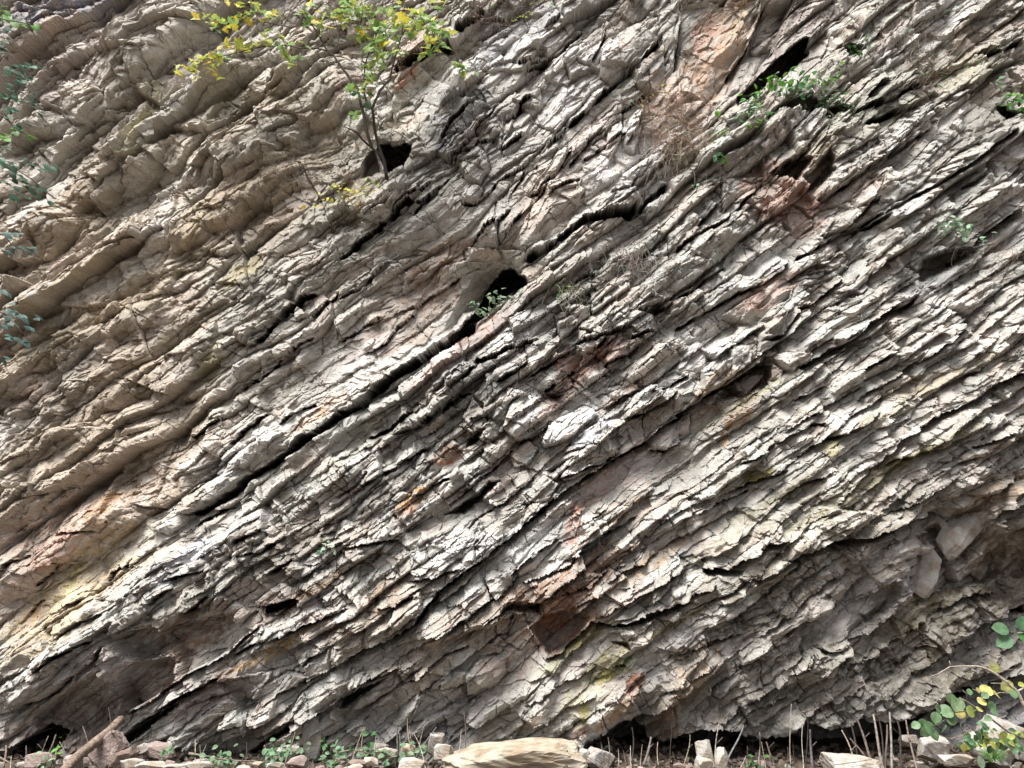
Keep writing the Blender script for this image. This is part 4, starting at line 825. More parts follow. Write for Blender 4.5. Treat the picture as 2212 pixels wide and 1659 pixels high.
for a in [
 (300,250,420,240,10,(.45,.425,.38),.65),(1150,300,330,200,40,(.45,.44,.42),.5),
 # x, y, rx, ry, angle, colour, strength
 (250,640,300,60,33,BUFF,.5),(250,1000,260,140,38,TAN,.7),(120,1220,200,120,38,PK,.35),(200,1230,180,70,40,BUFF,.75),(110,1330,140,60,42,BUFF,.7),
 (240,1095,45,18,45,OCH,.7),(150,1180,80,30,40,PK,.6),(345,750,50,22,30,PALE,.8),(365,740,14,8,30,MOSS,.7),(470,780,60,16,60,MOSS,.45),(520,590,60,25,45,MOSS,.4),(130,1270,60,14,55,MOSS,.6),(60,1330,50,16,55,OCH,.35),
 (320,250,70,20,60,MOSS,.3),(310,300,60,16,65,MOSS,.4),(430,210,160,20,42,WHITE,.8),(330,60,160,70,35,(.46,.42,.38),.7),(120,40,160,40,20,(.22,.22,.25),.8),(180,130,150,60,35,(.42,.37,.35),.7),
 (150,480,120,60,50,(.30,.245,.175),.8),(580,260,130,40,38,(.30,.25,.20),.7),(560,420,200,45,36,(.36,.29,.20),.6),(390,410,60,20,20,PALE,.5),(270,610,120,25,33,PALE,.4),
 (900,120,80,25,45,PK,.5),(885,165,50,8,45,RUST,.6),(800,210,60,50,50,PALE,.5),(980,250,70,50,40,(.36,.355,.36),.75),(980,170,120,40,35,PALE,.6),(1110,90,130,50,35,(.50,.50,.51),.7),(1100,40,70,40,20,(.30,.30,.33),.6),
 (1250,200,90,60,50,PALE,.6),(1350,330,90,100,60,PALE,.75),(1180,430,90,70,48,(.46,.39,.34),.7),(1290,300,60,50,50,PK,.3),(1550,110,60,140,-25,(.42,.30,.22),.85),(1520,60,25,60,-20,PK,.6),(1600,40,12,80,-25,BUFF,.6),(1640,120,30,120,-32,(.27,.255,.24),.7),(1740,60,100,60,40,(.24,.2,.18),.7),
 (1450,220,50,70,60,PK,.5),(1640,400,70,40,36,(.30,.19,.15),.75),(1700,420,90,70,36,(.26,.185,.15),.7),(1760,340,60,40,50,(.38,.26,.17),.6),(1700,440,60,50,30,PK,.6),(1850,430,120,40,36,(.44,.38,.34),.5),(1740,480,50,30,33,PK,.5),
 (2000,60,140,50,32,PALE,.6),(2080,150,80,40,32,MOSS,.25),(1850,240,130,40,34,(.46,.45,.41),.4),(1950,240,80,12,34,MOSS,.4),
 (1040,720,90,25,36,PK,.75),(950,800,80,16,36,(.40,.28,.25),.6),(880,680,140,60,36,(.36,.27,.21),.65),(760,780,120,25,34,(.46,.43,.41),.6),(700,890,90,14,34,OCH,.35),(950,560,90,30,36,(.33,.23,.17),.7),
 (560,960,140,30,38,PALE,.6),(330,1150,100,30,35,PALE,.5),(420,1190,50,25,25,(.58,.58,.62),.85),(360,1240,50,25,30,(.42,.42,.44),.5),
 (970,985,30,25,40,RUST,.85),(890,1080,40,14,36,OCH,.8),(880,1105,25,10,36,RUST,.5),(1270,790,70,25,36,PK,.8),(1320,760,40,25,36,(.42,.23,.18),.7),(1220,780,30,20,36,(.42,.23,.18),.6),(1350,850,70,14,33,RUST,.35),(1180,880,60,30,36,PK,.5),(1140,900,40,20,50,PALE,.7),(1250,900,80,30,36,(.58,.575,.56),.85),(1270,940,60,18,33,(.50,.50,.54),.7),(1440,830,70,30,30,PALE,.5),
 (1650,640,80,30,35,PK,.55),(1500,770,30,40,60,(.50,.47,.46),.6),(1550,830,60,18,30,OCH,.4),(1580,860,160,14,30,RUST,.25),
 (1350,1010,110,40,33,(.46,.38,.35),.8),(1440,960,80,25,33,(.54,.50,.49),.7),(1240,1140,16,60,-5,(.38,.25,.21),.85),(1140,1160,90,40,40,(.60,.60,.585),.85),(1280,1080,60,8,35,RUST,.5),(1360,1100,60,14,35,OCH,.3),
 (1600,900,30,16,40,OCH,.5),(1630,1030,40,14,33,MOSS,.8),(1790,970,25,20,50,MOSS,.6),(1570,930,10,30,-10,OCH,.6),(1850,1060,200,20,30,MOSS,.35),(1960,990,140,16,28,MOSS,.35),(1700,1060,140,10,31,MOSS,.35),(1600,870,120,14,30,MOSS,.4),(2000,840,160,16,28,(.42,.36,.24),.5),(1950,840,60,16,28,(.33,.27,.2),.5),
 (1400,1220,160,14,33,OCH,.4),(1250,1250,130,40,35,(.33,.21,.145),.7),(1220,1340,100,70,38,(.36,.22,.15),.75),(1190,1340,20,40,30,(.40,.20,.11),.7),(1100,1420,80,60,36,(.36,.28,.24),.7),(1130,1290,60,30,36,(.24,.155,.11),.7),(900,1450,60,50,36,(.42,.35,.27),.5),
 (1270,1490,90,35,38,(.45,.42,.30),.6),(1330,1450,60,16,38,GRN,.75),(1310,1470,30,12,40,(.42,.37,.12),.7),(1240,1400,100,14,38,(.26,.28,.10),.6),(1370,1480,16,30,-35,RUST,.7),(1320,1540,60,14,38,OCH,.6),(1250,1580,30,14,30,RUST,.5),(1260,1540,12,30,-20,MOSS,.7),(1320,1420,70,20,35,MOSS,.5),(1450,1350,100,12,32,MOSS,.5),(1470,1500,80,30,38,(.42,.32,.2),.5),(1430,1560,40,30,30,(.36,.22,.15),.6),
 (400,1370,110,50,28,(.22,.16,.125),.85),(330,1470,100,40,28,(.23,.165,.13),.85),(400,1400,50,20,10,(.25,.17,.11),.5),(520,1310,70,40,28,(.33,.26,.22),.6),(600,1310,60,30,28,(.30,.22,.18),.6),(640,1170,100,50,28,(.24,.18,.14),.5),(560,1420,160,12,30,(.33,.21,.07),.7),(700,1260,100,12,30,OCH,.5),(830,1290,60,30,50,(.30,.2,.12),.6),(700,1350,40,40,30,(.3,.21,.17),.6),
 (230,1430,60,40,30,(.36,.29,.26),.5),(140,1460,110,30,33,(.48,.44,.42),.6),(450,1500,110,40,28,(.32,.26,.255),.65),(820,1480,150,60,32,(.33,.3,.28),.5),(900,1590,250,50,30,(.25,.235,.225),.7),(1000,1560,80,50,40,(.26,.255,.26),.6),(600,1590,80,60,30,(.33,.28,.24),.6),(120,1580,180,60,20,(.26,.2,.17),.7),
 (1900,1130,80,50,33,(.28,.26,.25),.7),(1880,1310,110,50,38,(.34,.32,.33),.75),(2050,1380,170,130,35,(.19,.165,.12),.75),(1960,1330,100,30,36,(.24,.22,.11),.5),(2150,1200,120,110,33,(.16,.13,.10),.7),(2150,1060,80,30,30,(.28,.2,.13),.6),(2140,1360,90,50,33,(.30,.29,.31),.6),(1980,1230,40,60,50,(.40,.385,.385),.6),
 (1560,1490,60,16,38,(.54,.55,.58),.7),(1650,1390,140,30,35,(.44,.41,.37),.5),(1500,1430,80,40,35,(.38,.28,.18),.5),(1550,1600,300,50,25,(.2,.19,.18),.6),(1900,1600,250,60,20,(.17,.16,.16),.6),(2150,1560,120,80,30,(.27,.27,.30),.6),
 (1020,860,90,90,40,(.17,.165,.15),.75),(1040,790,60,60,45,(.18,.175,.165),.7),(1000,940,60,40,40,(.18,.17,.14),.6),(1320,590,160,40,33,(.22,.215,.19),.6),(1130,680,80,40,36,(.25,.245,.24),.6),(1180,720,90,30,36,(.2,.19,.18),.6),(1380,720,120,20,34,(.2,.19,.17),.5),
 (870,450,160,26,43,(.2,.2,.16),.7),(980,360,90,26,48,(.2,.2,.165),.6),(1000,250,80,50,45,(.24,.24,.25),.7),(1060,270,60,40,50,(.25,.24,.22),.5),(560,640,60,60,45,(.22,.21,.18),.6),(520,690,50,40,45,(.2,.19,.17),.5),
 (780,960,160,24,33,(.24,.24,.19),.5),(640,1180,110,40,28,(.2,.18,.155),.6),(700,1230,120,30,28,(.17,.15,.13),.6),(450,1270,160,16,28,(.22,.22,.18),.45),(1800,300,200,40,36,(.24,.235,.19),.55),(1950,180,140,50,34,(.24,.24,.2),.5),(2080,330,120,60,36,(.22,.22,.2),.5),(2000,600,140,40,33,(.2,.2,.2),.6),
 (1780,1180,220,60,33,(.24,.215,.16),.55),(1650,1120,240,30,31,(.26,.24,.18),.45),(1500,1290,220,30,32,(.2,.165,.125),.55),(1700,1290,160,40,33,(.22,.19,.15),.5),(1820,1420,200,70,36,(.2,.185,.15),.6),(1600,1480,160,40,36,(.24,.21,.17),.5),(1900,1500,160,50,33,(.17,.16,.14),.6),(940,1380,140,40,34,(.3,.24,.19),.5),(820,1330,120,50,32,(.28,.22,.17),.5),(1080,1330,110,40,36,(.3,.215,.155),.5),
 (200,330,80,60,45,(.3,.26,.21),.5),(370,320,70,40,50,(.32,.29,.24),.4),(250,850,200,50,38,(.27,.22,.165),.6),(120,900,100,60,40,(.24,.21,.18),.6),(380,720,160,40,35,(.3,.25,.19),.5),(300,1080,140,50,38,(.34,.25,.18),.5),
]:
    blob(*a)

# every plate a slightly different stone; the lichen grime sits on the thin weathered beds
C_ *= (.80 + .40 * SHADE)[..., None]
C_ *= (1 + .16 * n_mid + .10 * N3)[..., None]
grime = sm(bedded(lambda s, t: fbm(s / 40, t / 12, 211, 4)) + .35 * (AS - .5), .25, .75)
blend(grime * shaly * (.25 + .75 * np.clip(AS, 0, 1)), (.15, .14, .115), .5)
np.clip(C_, .02, .8, out=C_)

# ------------------------------------------------------------------ materials
def new_mat(name, rough=.9, spec=.3):
    m = bpy.data.materials.new(name); m.use_nodes = True
    b = m.node_tree.nodes["Principled BSDF"]
    b.inputs["Roughness"].default_value = rough
    b.inputs["Specular IOR Level"].default_value = spec
    return m, m.node_tree, b
def rock_material(name, attr=True, base=(.4, .38, .35), base2=(.3, .24, .19), scale=1.0):
    m, t, b = new_mat(name, .88, .25)
    N, Lk = t.nodes, t.links
    tc = N.new("ShaderNodeTexCoord")
    mp = N.new("ShaderNodeMapping"); mp.inputs["Rotation"].default_value = (0, radians(34), 0); mp.inputs["Scale"].default_value = (7 * scale, 16 * scale, 30 * scale)
    Lk.new(tc.outputs["Object"], mp.inputs["Vector"])
    n1 = N.new("ShaderNodeTexNoise"); n1.inputs["Scale"].default_value = 1.6; n1.inputs["Detail"].default_value = 7; n1.inputs["Roughness"].default_value = .68
    Lk.new(mp.outputs[0], n1.inputs["Vector"])
    n2 = N.new("ShaderNodeTexNoise"); n2.inputs["Scale"].default_value = 55 * scale; n2.inputs["Detail"].default_value = 5; n2.inputs["Roughness"].default_value = .7
    Lk.new(tc.outputs["Object"], n2.inputs["Vector"])
    if attr:
        at = N.new("ShaderNodeAttribute"); at.attribute_name = "stone"; src = at.outputs["Color"]
    else:
        mx0 = N.new("ShaderNodeMix"); mx0.data_type = 'RGBA'
        nb = N.new("ShaderNodeTexNoise"); nb.inputs["Scale"].default_value = 5 * scale; nb.inputs["Detail"].default_value = 6
        Lk.new(tc.outputs["Object"], nb.inputs["Vector"])
        rp = N.new("ShaderNodeMapRange"); rp.inputs["From Min"].default_value = .4; rp.inputs["From Max"].default_value = .62
        Lk.new(nb.outputs["Fac"], rp.inputs["Value"]); Lk.new(rp.outputs[0], mx0.inputs["Factor"])
        mx0.inputs["A"].default_value = (*base, 1); mx0.inputs["B"].default_value = (*base2, 1); src = mx0.outputs["Result"]
    r1 = N.new("ShaderNodeMapRange"); r1.inputs["From Min"].default_value = .25; r1.inputs["From Max"].default_value = .75; r1.inputs["To Min"].default_value = .72; r1.inputs["To Max"].default_value = 1.25
    Lk.new(n1.outputs["Fac"], r1.inputs["Value"])
    r2 = N.new("ShaderNodeMapRange"); r2.inputs["From Min"].default_value = .3; r2.inputs["From Max"].default_value = .7; r2.inputs["To Min"].default_value = .82; r2.inputs["To Max"].default_value = 1.16
    Lk.new(n2.outputs["Fac"], r2.inputs["Value"])
    mu = N.new("ShaderNodeMath"); mu.operation = 'MULTIPLY'
    Lk.new(r1.outputs[0], mu.inputs[0]); Lk.new(r2.outputs[0], mu.inputs[1])
    vm = N.new("ShaderNodeVectorMath"); vm.operation = 'SCALE'
    Lk.new(src, vm.inputs[0]); Lk.new(mu.outputs[0], vm.inputs["Scale"])
    Lk.new(vm.outputs[0], b.inputs["Base Color"])
    ad = N.new("ShaderNodeMath"); ad.operation = 'ADD'
    Lk.new(n1.outputs["Fac"], ad.inputs[0]); Lk.new(n2.outputs["Fac"], ad.inputs[1])
    bp = N.new("ShaderNodeBump"); bp.inputs["Strength"].default_value = .4; bp.inputs["Distance"].default_value = .02
    Lk.new(ad.outputs[0], bp.inputs["Height"]); Lk.new(bp.outputs[0], b.inputs["Normal"])
    return m
M_CLIFF = rock_material("cliff_rock")

def grid_object(name, P, colour, mat, smooth=False):
    ny, nx = P.shape[:2]
    me = bpy.data.meshes.new(name)
    nv = ny * nx; nf = (ny - 1) * (nx - 1)
    me.vertices.add(nv); me.vertices.foreach_set("co", P.reshape(-1).astype(np.float32))
    idx = np.arange(nv, dtype=np.int32).reshape(ny, nx)
    q = np.stack([idx[:-1, :-1], idx[1:, :-1], idx[1:, 1:], idx[:-1, 1:]], -1).reshape(-1)
    me.loops.add(nf * 4); me.loops.foreach_set("vertex_index", q)
    me.polygons.add(nf); me.polygons.foreach_set("loop_start", np.arange(0, nf * 4, 4, dtype=np.int32))
    me.polygons.foreach_set("use_smooth", np.full(nf, smooth))
    me.update(calc_edges=True)
    if colour is not None:
        a = me.attributes.new("stone", 'FLOAT_COLOR', 'POINT')
        a.data.foreach_set("color", np.concatenate([colour, np.ones(colour.shape[:2] + (1,), np.float32)], -1).reshape(-1).astype(np.float32))
    me.materials.append(mat)
    o = bpy.data.objects.new(name, me); COL.objects.link(o)
    return o
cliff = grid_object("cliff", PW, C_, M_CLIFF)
cliff["kind"] = "structure"
cliff["label"] = "tall pale grey and tan cliff of tilted layered rock"

# ------------------------------------------------------------------ building blocks for everything that grows or lies on the rock
def at(x, y, yw):
    d = rays(np.array(float(x)), np.array(float(y)))
    t = (yw - CAM[1]) / d[1]
    return Vector((CAM + d * t).tolist())
class MB:
    def __init__(self): self.v = []; self.f = []; self.c = []
    def tube(self, pts, r0, r1, n=6, col=(.1, .08, .06), bend=0.0):
        pts = [Vector(p) for p in pts]
        if len(pts) < 2: return
        b = len(self.v); m = len(pts)
        for i, p in enumerate(pts):
            d = (pts[min(i + 1, m - 1)] - pts[max(i - 1, 0)]).normalized()
            a = d.orthogonal().normalized() if i == 0 else (a - d * a.dot(d)).normalized()
            o = d.cross(a); r = r0 + (r1 - r0) * i / (m - 1)
            for k in range(n):
                w = 2 * pi * k / n
                self.v.append(p + (a * cos(w) + o * sin(w)) * r * (1 + .12 * sin(k * 2.4 + i * 1.7))); self.c.append(col)
        for i in range(m - 1):
            for k in range(n):
                self.f.append((b + i * n + k, b + i * n + (k + 1) % n, b + (i + 1) * n + (k + 1) % n, b + (i + 1) * n + k))
        self.f.append(tuple(b + k for k in range(n))[::-1]); self.f.append(tuple(b + (m - 1) * n + k for k in range(n)))
    OVAL = [(0, 0), (.14, .2), (.35, .33), (.6, .33), (.82, .2), (1, 0)]
    LOBE = [(0, 0), (-.1, .3), (.12, .33), (.26, .56), (.4, .24), (.62, .36), (.74, .17), (1, 0)]
    LANCE = [(0, 0), (.2, .13), (.45, .17), (.75, .1), (1, 0)]
    def leaf(self, p, d, nrm, size, shape, col, fold=.25, droop=.2):
        d = d.normalized(); s = d.cross(nrm)
        if s.length < 1e-4: s = d.orthogonal()
        s.normalize(); n = s.cross(d)
        b = len(self.v)
        for (u, v) in shape:
            z = -droop * u * u
            for q in (-v, 0, v):
                uu = min(max(u, 0), 1) if q == 0 else u
                self.v.append(p + (d * uu + s * q + n * (z + fold * abs(q))) * size); self.c.append(col)
        for i in range(len(shape) - 1):
            a = b + i * 3; e = a + 3
            self.f.append((a, a + 1, e + 1, e)); self.f.append((a + 1, a + 2, e + 2, e + 1))
    def build(self, name, mat, parent=None, smooth=False, origin=None):
        me = bpy.data.meshes.new(name)
        o0 = Vector(origin) if origin is not None else Vector((0, 0, 0))
        me.from_pydata([tuple(v - o0) for v in self.v], [], self.f)
        a = me.attributes.new("stone", 'FLOAT_COLOR', 'POINT')
        a.data.foreach_set("color", [x for c in self.c for x in (*c, 1)])
        if smooth: me.polygons.foreach_set("use_smooth", [True] * len(me.polygons))
        me.materials.append(mat)
        o = bpy.data.objects.new(name, me); COL.objects.link(o)
        o.parent = parent
        if parent is None: o.location = o0
        return o
def tag(o, label, cat=None, group=None, kind=None):
    if label: o["label"] = label
    if cat: o["category"] = cat
    if group: o["group"] = group
    if kind: o["kind"] = kind
    return o
def thing(name, loc, label, cat, group=None):
    o = bpy.data.objects.new(name, None); COL.objects.link(o); o.location = loc; o.empty_display_size = .05
    return tag(o, label, cat, group)
def leaf_material(name):
    m, t, b = new_mat(name, .5, .35)
    N, Lk = t.nodes, t.links
    at_ = N.new("ShaderNodeAttribute"); at_.attribute_name = "stone"
    tc = N.new("ShaderNodeTexCoord"); nz = N.new("ShaderNodeTexNoise"); nz.inputs["Scale"].default_value = 38; nz.inputs["Detail"].default_value = 3
    Lk.new(tc.outputs["Object"], nz.inputs["Vector"])
    r = N.new("ShaderNodeMapRange"); r.inputs["From Min"].default_value = .3; r.inputs["From Max"].default_value = .7; r.inputs["To Min"].default_value = .75; r.inputs["To Max"].default_value = 1.25
    Lk.new(nz.outputs["Fac"], r.inputs["Value"])
    vm = N.new("ShaderNodeVectorMath"); vm.operation = 'SCALE'; Lk.new(at_.outputs["Color"], vm.inputs[0]); Lk.new(r.outputs[0], vm.inputs["Scale"])
    Lk.new(vm.outputs[0], b.inputs["Base Color"])
    tl = N.new("ShaderNodeBsdfTranslucent"); Lk.new(vm.outputs[0], tl.inputs["Color"])
    mx = N.new("ShaderNodeMixShader"); mx.inputs[0].default_value = .35
    out = N["Material Output"]
    Lk.new(b.outputs[0], mx.inputs[1]); Lk.new(tl.outputs[0], mx.inputs[2]); Lk.new(mx.outputs[0], out.inputs["Surface"])
    return m
def bark_material(name):
    m, t, b = new_mat(name, .9, .2)
    N, Lk = t.nodes, t.links
    at_ = N.new("ShaderNodeAttribute"); at_.attribute_name = "stone"
    tc = N.new("ShaderNodeTexCoord"); nz = N.new("ShaderNodeTexNoise"); nz.inputs["Scale"].default_value = 45; nz.inputs["Detail"].default_value = 6
    Lk.new(tc.outputs["Object"], nz.inputs["Vector"])
    r = N.new("ShaderNodeMapRange"); r.inputs["From Min"].default_value = .3; r.inputs["From Max"].default_value = .7; r.inputs["To Min"].default_value = .5; r.inputs["To Max"].default_value = 1.5
    Lk.new(nz.outputs["Fac"], r.inputs["Value"])
    vm = N.new("ShaderNodeVectorMath"); vm.operation = 'SCALE'; Lk.new(at_.outputs["Color"], vm.inputs[0]); Lk.new(r.outputs[0], vm.inputs["Scale"])
    Lk.new(vm.outputs[0], b.inputs["Base Color"])
    bp = N.new("ShaderNodeBump"); bp.inputs["Strength"].default_value = .6; bp.inputs["Distance"].default_value = .01
    Lk.new(nz.outputs["Fac"], bp.inputs["Height"]); Lk.new(bp.outputs[0], b.inputs["Normal"])
    return m
M_LEAF = leaf_material("leaf"); M_BARK = bark_material("bark")
RN = random.Random(3)
def rv(s=1.0): return Vector((RN.gauss(0, s), RN.gauss(0, s), RN.gauss(0, s)))
def vary(c, k=.18):
    f = 1 + RN.uniform(-k, k); g = RN.uniform(-k, k) * .5
    return tuple(max(.005, x * f * (1 + (g if i == 0 else -g * .5))) for i, x in enumerate(c))
LG = (.25, .40, .13); YG = (.42, .47, .11); YL = (.60, .52, .07); BG = (.075, .17, .085); PG = (.27, .38, .25); DG = (.05, .12, .03); DRY = (.23, .17, .115); GREYST = (.26, .235, .205)
def wiggle(a, b, n, amp, sag=0.0):
    a, b = Vector(a), Vector(b); L = (b - a).length; out = []
    o = rv(amp * L); o2 = rv(amp * L * .6)
    for i in range(n + 1):
        t = i / n
        out.append(a.lerp(b, t) + o * sin(pi * t) + o2 * sin(2 * pi * t) + Vector((0, 0, -sag * L * sin(pi * t))))
    return out
def up_leaf(mb, p, size, shape, col, out=.7, flat=.9):
    d = Vector((RN.gauss(0, 1), RN.gauss(-.3, .7), RN.gauss(-.25, .45)))
    n = Vector((RN.gauss(0, .35), RN.gauss(-.55, .35), flat + RN.gauss(0, .25)))
    mb.leaf(p, d, n, size, shape, col, RN.uniform(.1, .35), RN.uniform(.0, .35))

# ---- the sapling growing from the hollow (traced in its own crop)
def q(cx, cy): return 378 + cx * .2929, cy * .2929
yb = on_rock(842, 386).y - .05
def tp(cx, cy, out=0.0):
    x, y = q(cx, cy); h = max(0, (1300 - cy) / 1300)
    return at(x, y, yb - .12 - .35 * h - out)
sap = thing("sapling", tp(1562, 1305), "slender sapling with lobed green and yellow leaves rooted in the black hollow", "tree")
tr_ = MB(); BK = (.045, .038, .033); BK2 = (.13, .11, .095)
tr_.tube([tp(*c) for c in [(1565, 1325), (1556, 1270), (1540, 1190), (1520, 1130), (1490, 1030), (1468, 930), (1462, 850), (1455, 800)]], .022, .014, 8, BK)
tr_.tube([tp(*c) for c in [(1540, 1195), (1500, 1130), (1445, 1085), (1385, 1035), (1345, 980), (1300, 955), (1250, 935)]], .018, .006, 7, BK)
tr_.build("trunk", M_BARK, sap, True).matrix_parent_inverse = sap.matrix_world.inverted()
def part_of(root, mb, name, mat, smooth=False):
    o = mb.build(name, mat, None, smooth, origin=root.location)
    o.location = (0, 0, 0); o.parent = root
    return o
for o in list(sap.children): bpy.data.objects.remove(o)
part_of(sap, tr_, "trunk", M_BARK, True)
twigs = []
for pts, r0, r1, col in [
  ([(1455, 800), (1475, 750), (1520, 655), (1585, 590), (1602, 500), (1618, 440), (1645, 360), (1672, 260), (1680, 170)], .017, .005, BK2),
  ([(1455, 810), (1420, 770), (1395, 690), (1392, 600), (1402, 480), (1440, 350), (1500, 230), (1560, 120)], .014, .004, BK2),
  ([(1450, 1085), (1410, 960), (1395, 850), (1370, 770), (1350, 660), (1300, 590), (1200, 455), (1170, 410), (1120, 372), (1062, 260), (1003, 175), (930, 90), (860, 15)], .022, .005, BK2),
  ([(1120, 375), (1050, 356), (930, 356), (820, 332), (740, 338), (600, 350), (450, 392), (330, 420), (200, 462), (70, 505)], .011, .003, BK2),
  ([(1170, 410), (1195, 340), (1214, 260), (1185, 160), (1150, 60)], .008, .003, BK2),
  ([(1003, 178), (850, 200), (700, 170), (560, 140), (430, 150), (320, 170), (200, 140)], .009, .003, BK2),
  ([(1602, 500), (1700, 420), (1790, 330), (1900, 250), (1990, 240)], .009, .003, BK2),
  ([(1672, 260), (1720, 190), (1790, 120), (1850, 100)], .007, .003, BK2),
  ([(1360, 165), (1240, 130), (1195, 55), (1160, -20)], .006, .003, BK),
  ([(1370, 170), (1385, 80), (1375, -30)], .007, .004, BK)]:
    b = MB(); P3 = [tp(*c) for c in pts]; b.tube(P3, r0, r1, 6, col)
    part_of(sap, b, "branch", M_BARK, True); twigs.append(P3)
fol = MB()
CL = [ # cx, cy, spread x, spread y, leaves, yellow share
 (205, 125, 30, 18, 4, .5), (310, 190, 55, 40, 13, .55), (420, 160, 50, 40, 10, .4), (500, 130, 50, 25, 6, .3), (560, 90, 60, 30, 8, .35), (440, 20, 70, 18, 7, .6), (600, 25, 60, 20, 7, .5), (650, 150, 22, 20, 3, .9), (720, 110, 70, 40, 8, .3), (700, 210, 30, 15, 2, .1), (775, 265, 20, 25, 3, .1),
 (60, 510, 35, 30, 7, .85), (150, 545, 40, 20, 6, .8), (200, 440, 60, 40, 14, .7), (290, 400, 50, 30, 9, .6), (250, 490, 35, 25, 6, .8), (330, 560, 18, 25, 3, .6), (400, 350, 60, 40, 12, .5), (480, 300, 50, 25, 8, .55), (530, 370, 40, 30, 7, .6), (640, 310, 50, 25, 7, .6), (760, 330, 50, 30, 7, .2), (810, 390, 25, 25, 4, .3), (860, 460, 20, 30, 5, .5), (905, 330, 40, 18, 4, .1), (880, 420, 25, 25, 3, .1), (400, 440, 15, 10, 1, 0),
 (960, 110, 50, 40, 8, .1), (1000, 160, 40, 25, 5, .1), (1080, 160, 50, 30, 6, .1), (1140, 90, 50, 50, 8, .1), (1080, 240, 20, 14, 2, .1), (1230, 110, 70, 50, 13, .12), (1330, 90, 60, 60, 14, .12), (1330, 20, 60, 30, 8, .12), (1260, 170, 20, 20, 2, .3), (1010, 20, 60, 20, 5, .1), (1240, 20, 50, 25, 5, .1),
 (1330, 250, 60, 40, 9, .1), (1420, 220, 60, 50, 14, .12), (1480, 330, 70, 50, 20, .1), (1530, 400, 60, 50, 16, .12), (1560, 250, 70, 50, 17, .15), (1640, 190, 70, 40, 12, .25), (1500, 170, 70, 40, 11, .15), (1690, 150, 40, 30, 8, .75), (1760, 75, 40, 20, 7, .75), (1830, 130, 60, 40, 13, .45), (1740, 230, 60, 40, 11, .2), (1870, 180, 50, 40, 9, .3), (1930, 260, 60, 40, 14, .2), (1990, 220, 40, 30, 7, .15), (1640, 370, 40, 40, 9, .2), (1840, 400, 30, 30, 7, .25), (1900, 320, 40, 30, 6, .3), (1960, 350, 40, 30, 7, .15), (2060, 480, 30, 25, 6, .1), (2120, 500, 40, 25, 6, .1), (2180, 530, 15, 18, 2, .1), (1950, 40, 50, 30, 5, .1), (1600, 60, 60, 40, 8, .1), (1470, 70, 60, 50, 10, .1),
 (1450, 480, 60, 50, 15, .12), (1420, 560, 35, 40, 8, .1), (1450, 600, 30, 20, 5, .2), (1310, 640, 35, 25, 6, .15), (1405, 650, 30, 16, 4, .7), (1370, 710, 40, 35, 7, 0), (1385, 740, 35, 25, 4, 0), (1345, 840, 18, 28, 4, .3)]
allt = [p for t_ in twigs for p in t_]
for cx, cy, sx, sy, n, yel in CL:
    for _ in range(int(n * 1.0)):
        p = tp(cx + RN.gauss(0, sx * .62), cy + RN.gauss(0, sy * .62), RN.gauss(.02, .10))
        u = RN.random()
        col = vary(YL if u < yel * .55 else YG if u < yel + .18 else (BG if (cy > 680 and cy < 760) else LG))
        up_leaf(fol, p, RN.uniform(.075, .125), MB.LOBE if RN.random() < .7 else MB.OVAL, col)
        if RN.random() < .3:
            k = min(allt, key=lambda v: (v - p).length_squared)
            if (k - p).length < .45: fol.tube([k, k.lerp(p, .5) + Vector((0, 0, .01)), p], .0026, .0015, 3, BK2)
part_of(sap, fol, "foliage", M_LEAF)

def sprig(name, stems, leafspec, label, cat, group=None, rad=.006, col=DRY, shape=None, size=(.05, .08), jitter=.04):
    """a plant: stems are lists of world points, leafspec [(world point, spread, count, colour)]"""
    root = thing(name, stems[0][0] if stems else leafspec[0][0], label, cat, group)
    if stems:
        b = MB()
        for s_ in stems:
            pts = s_
            if len(s_) == 2: pts = wiggle(s_[0], s_[1], 7, .06)
            b.tube(pts, rad * RN.uniform(.7, 1.2), rad * .35, 5, vary(col, .25))
        part_of(root, b, "stem", M_BARK, True)
    if leafspec:
        b = MB()
        for p, sp, n, c in leafspec:
            for _ in range(n):
                up_leaf(b, Vector(p) + rv(sp), RN.uniform(*size), shape or MB.OVAL, vary(c, .25))
        part_of(root, b, "foliage", M_LEAF)
    return root
# yellow spray below the sapling
o0 = on_rock(832, 397, .05)
def tpy(cx, cy): x, y = q(cx, cy); return at(x, y, o0.y - .28)
sprig("leafy_spray", [[o0, tpy(1480, 1385), tpy(1380, 1400), tpy(1250, 1420), tpy(1110, 1460), tpy(1000, 1510)], [tpy(1480, 1385), tpy(1400, 1430), tpy(1270, 1480)]],
      [(tpy(1010, 1510), .045, 7, YL), (tpy(1090, 1470), .05, 7, YL), (tpy(1180, 1440), .05, 8, YG), (tpy(1270, 1420), .06, 12, YL), (tpy(1360, 1410), .06, 12, YG), (tpy(1440, 1385), .05, 10, YG), (tpy(1330, 1450), .05, 10, YL), (tpy(1280, 1475), .035, 5, YL), (tpy(1430, 1360), .04, 6, LG)],
      "low spray of small yellow leaves below the sapling on pale rock", "plant", rad=.005, size=(.035, .06))
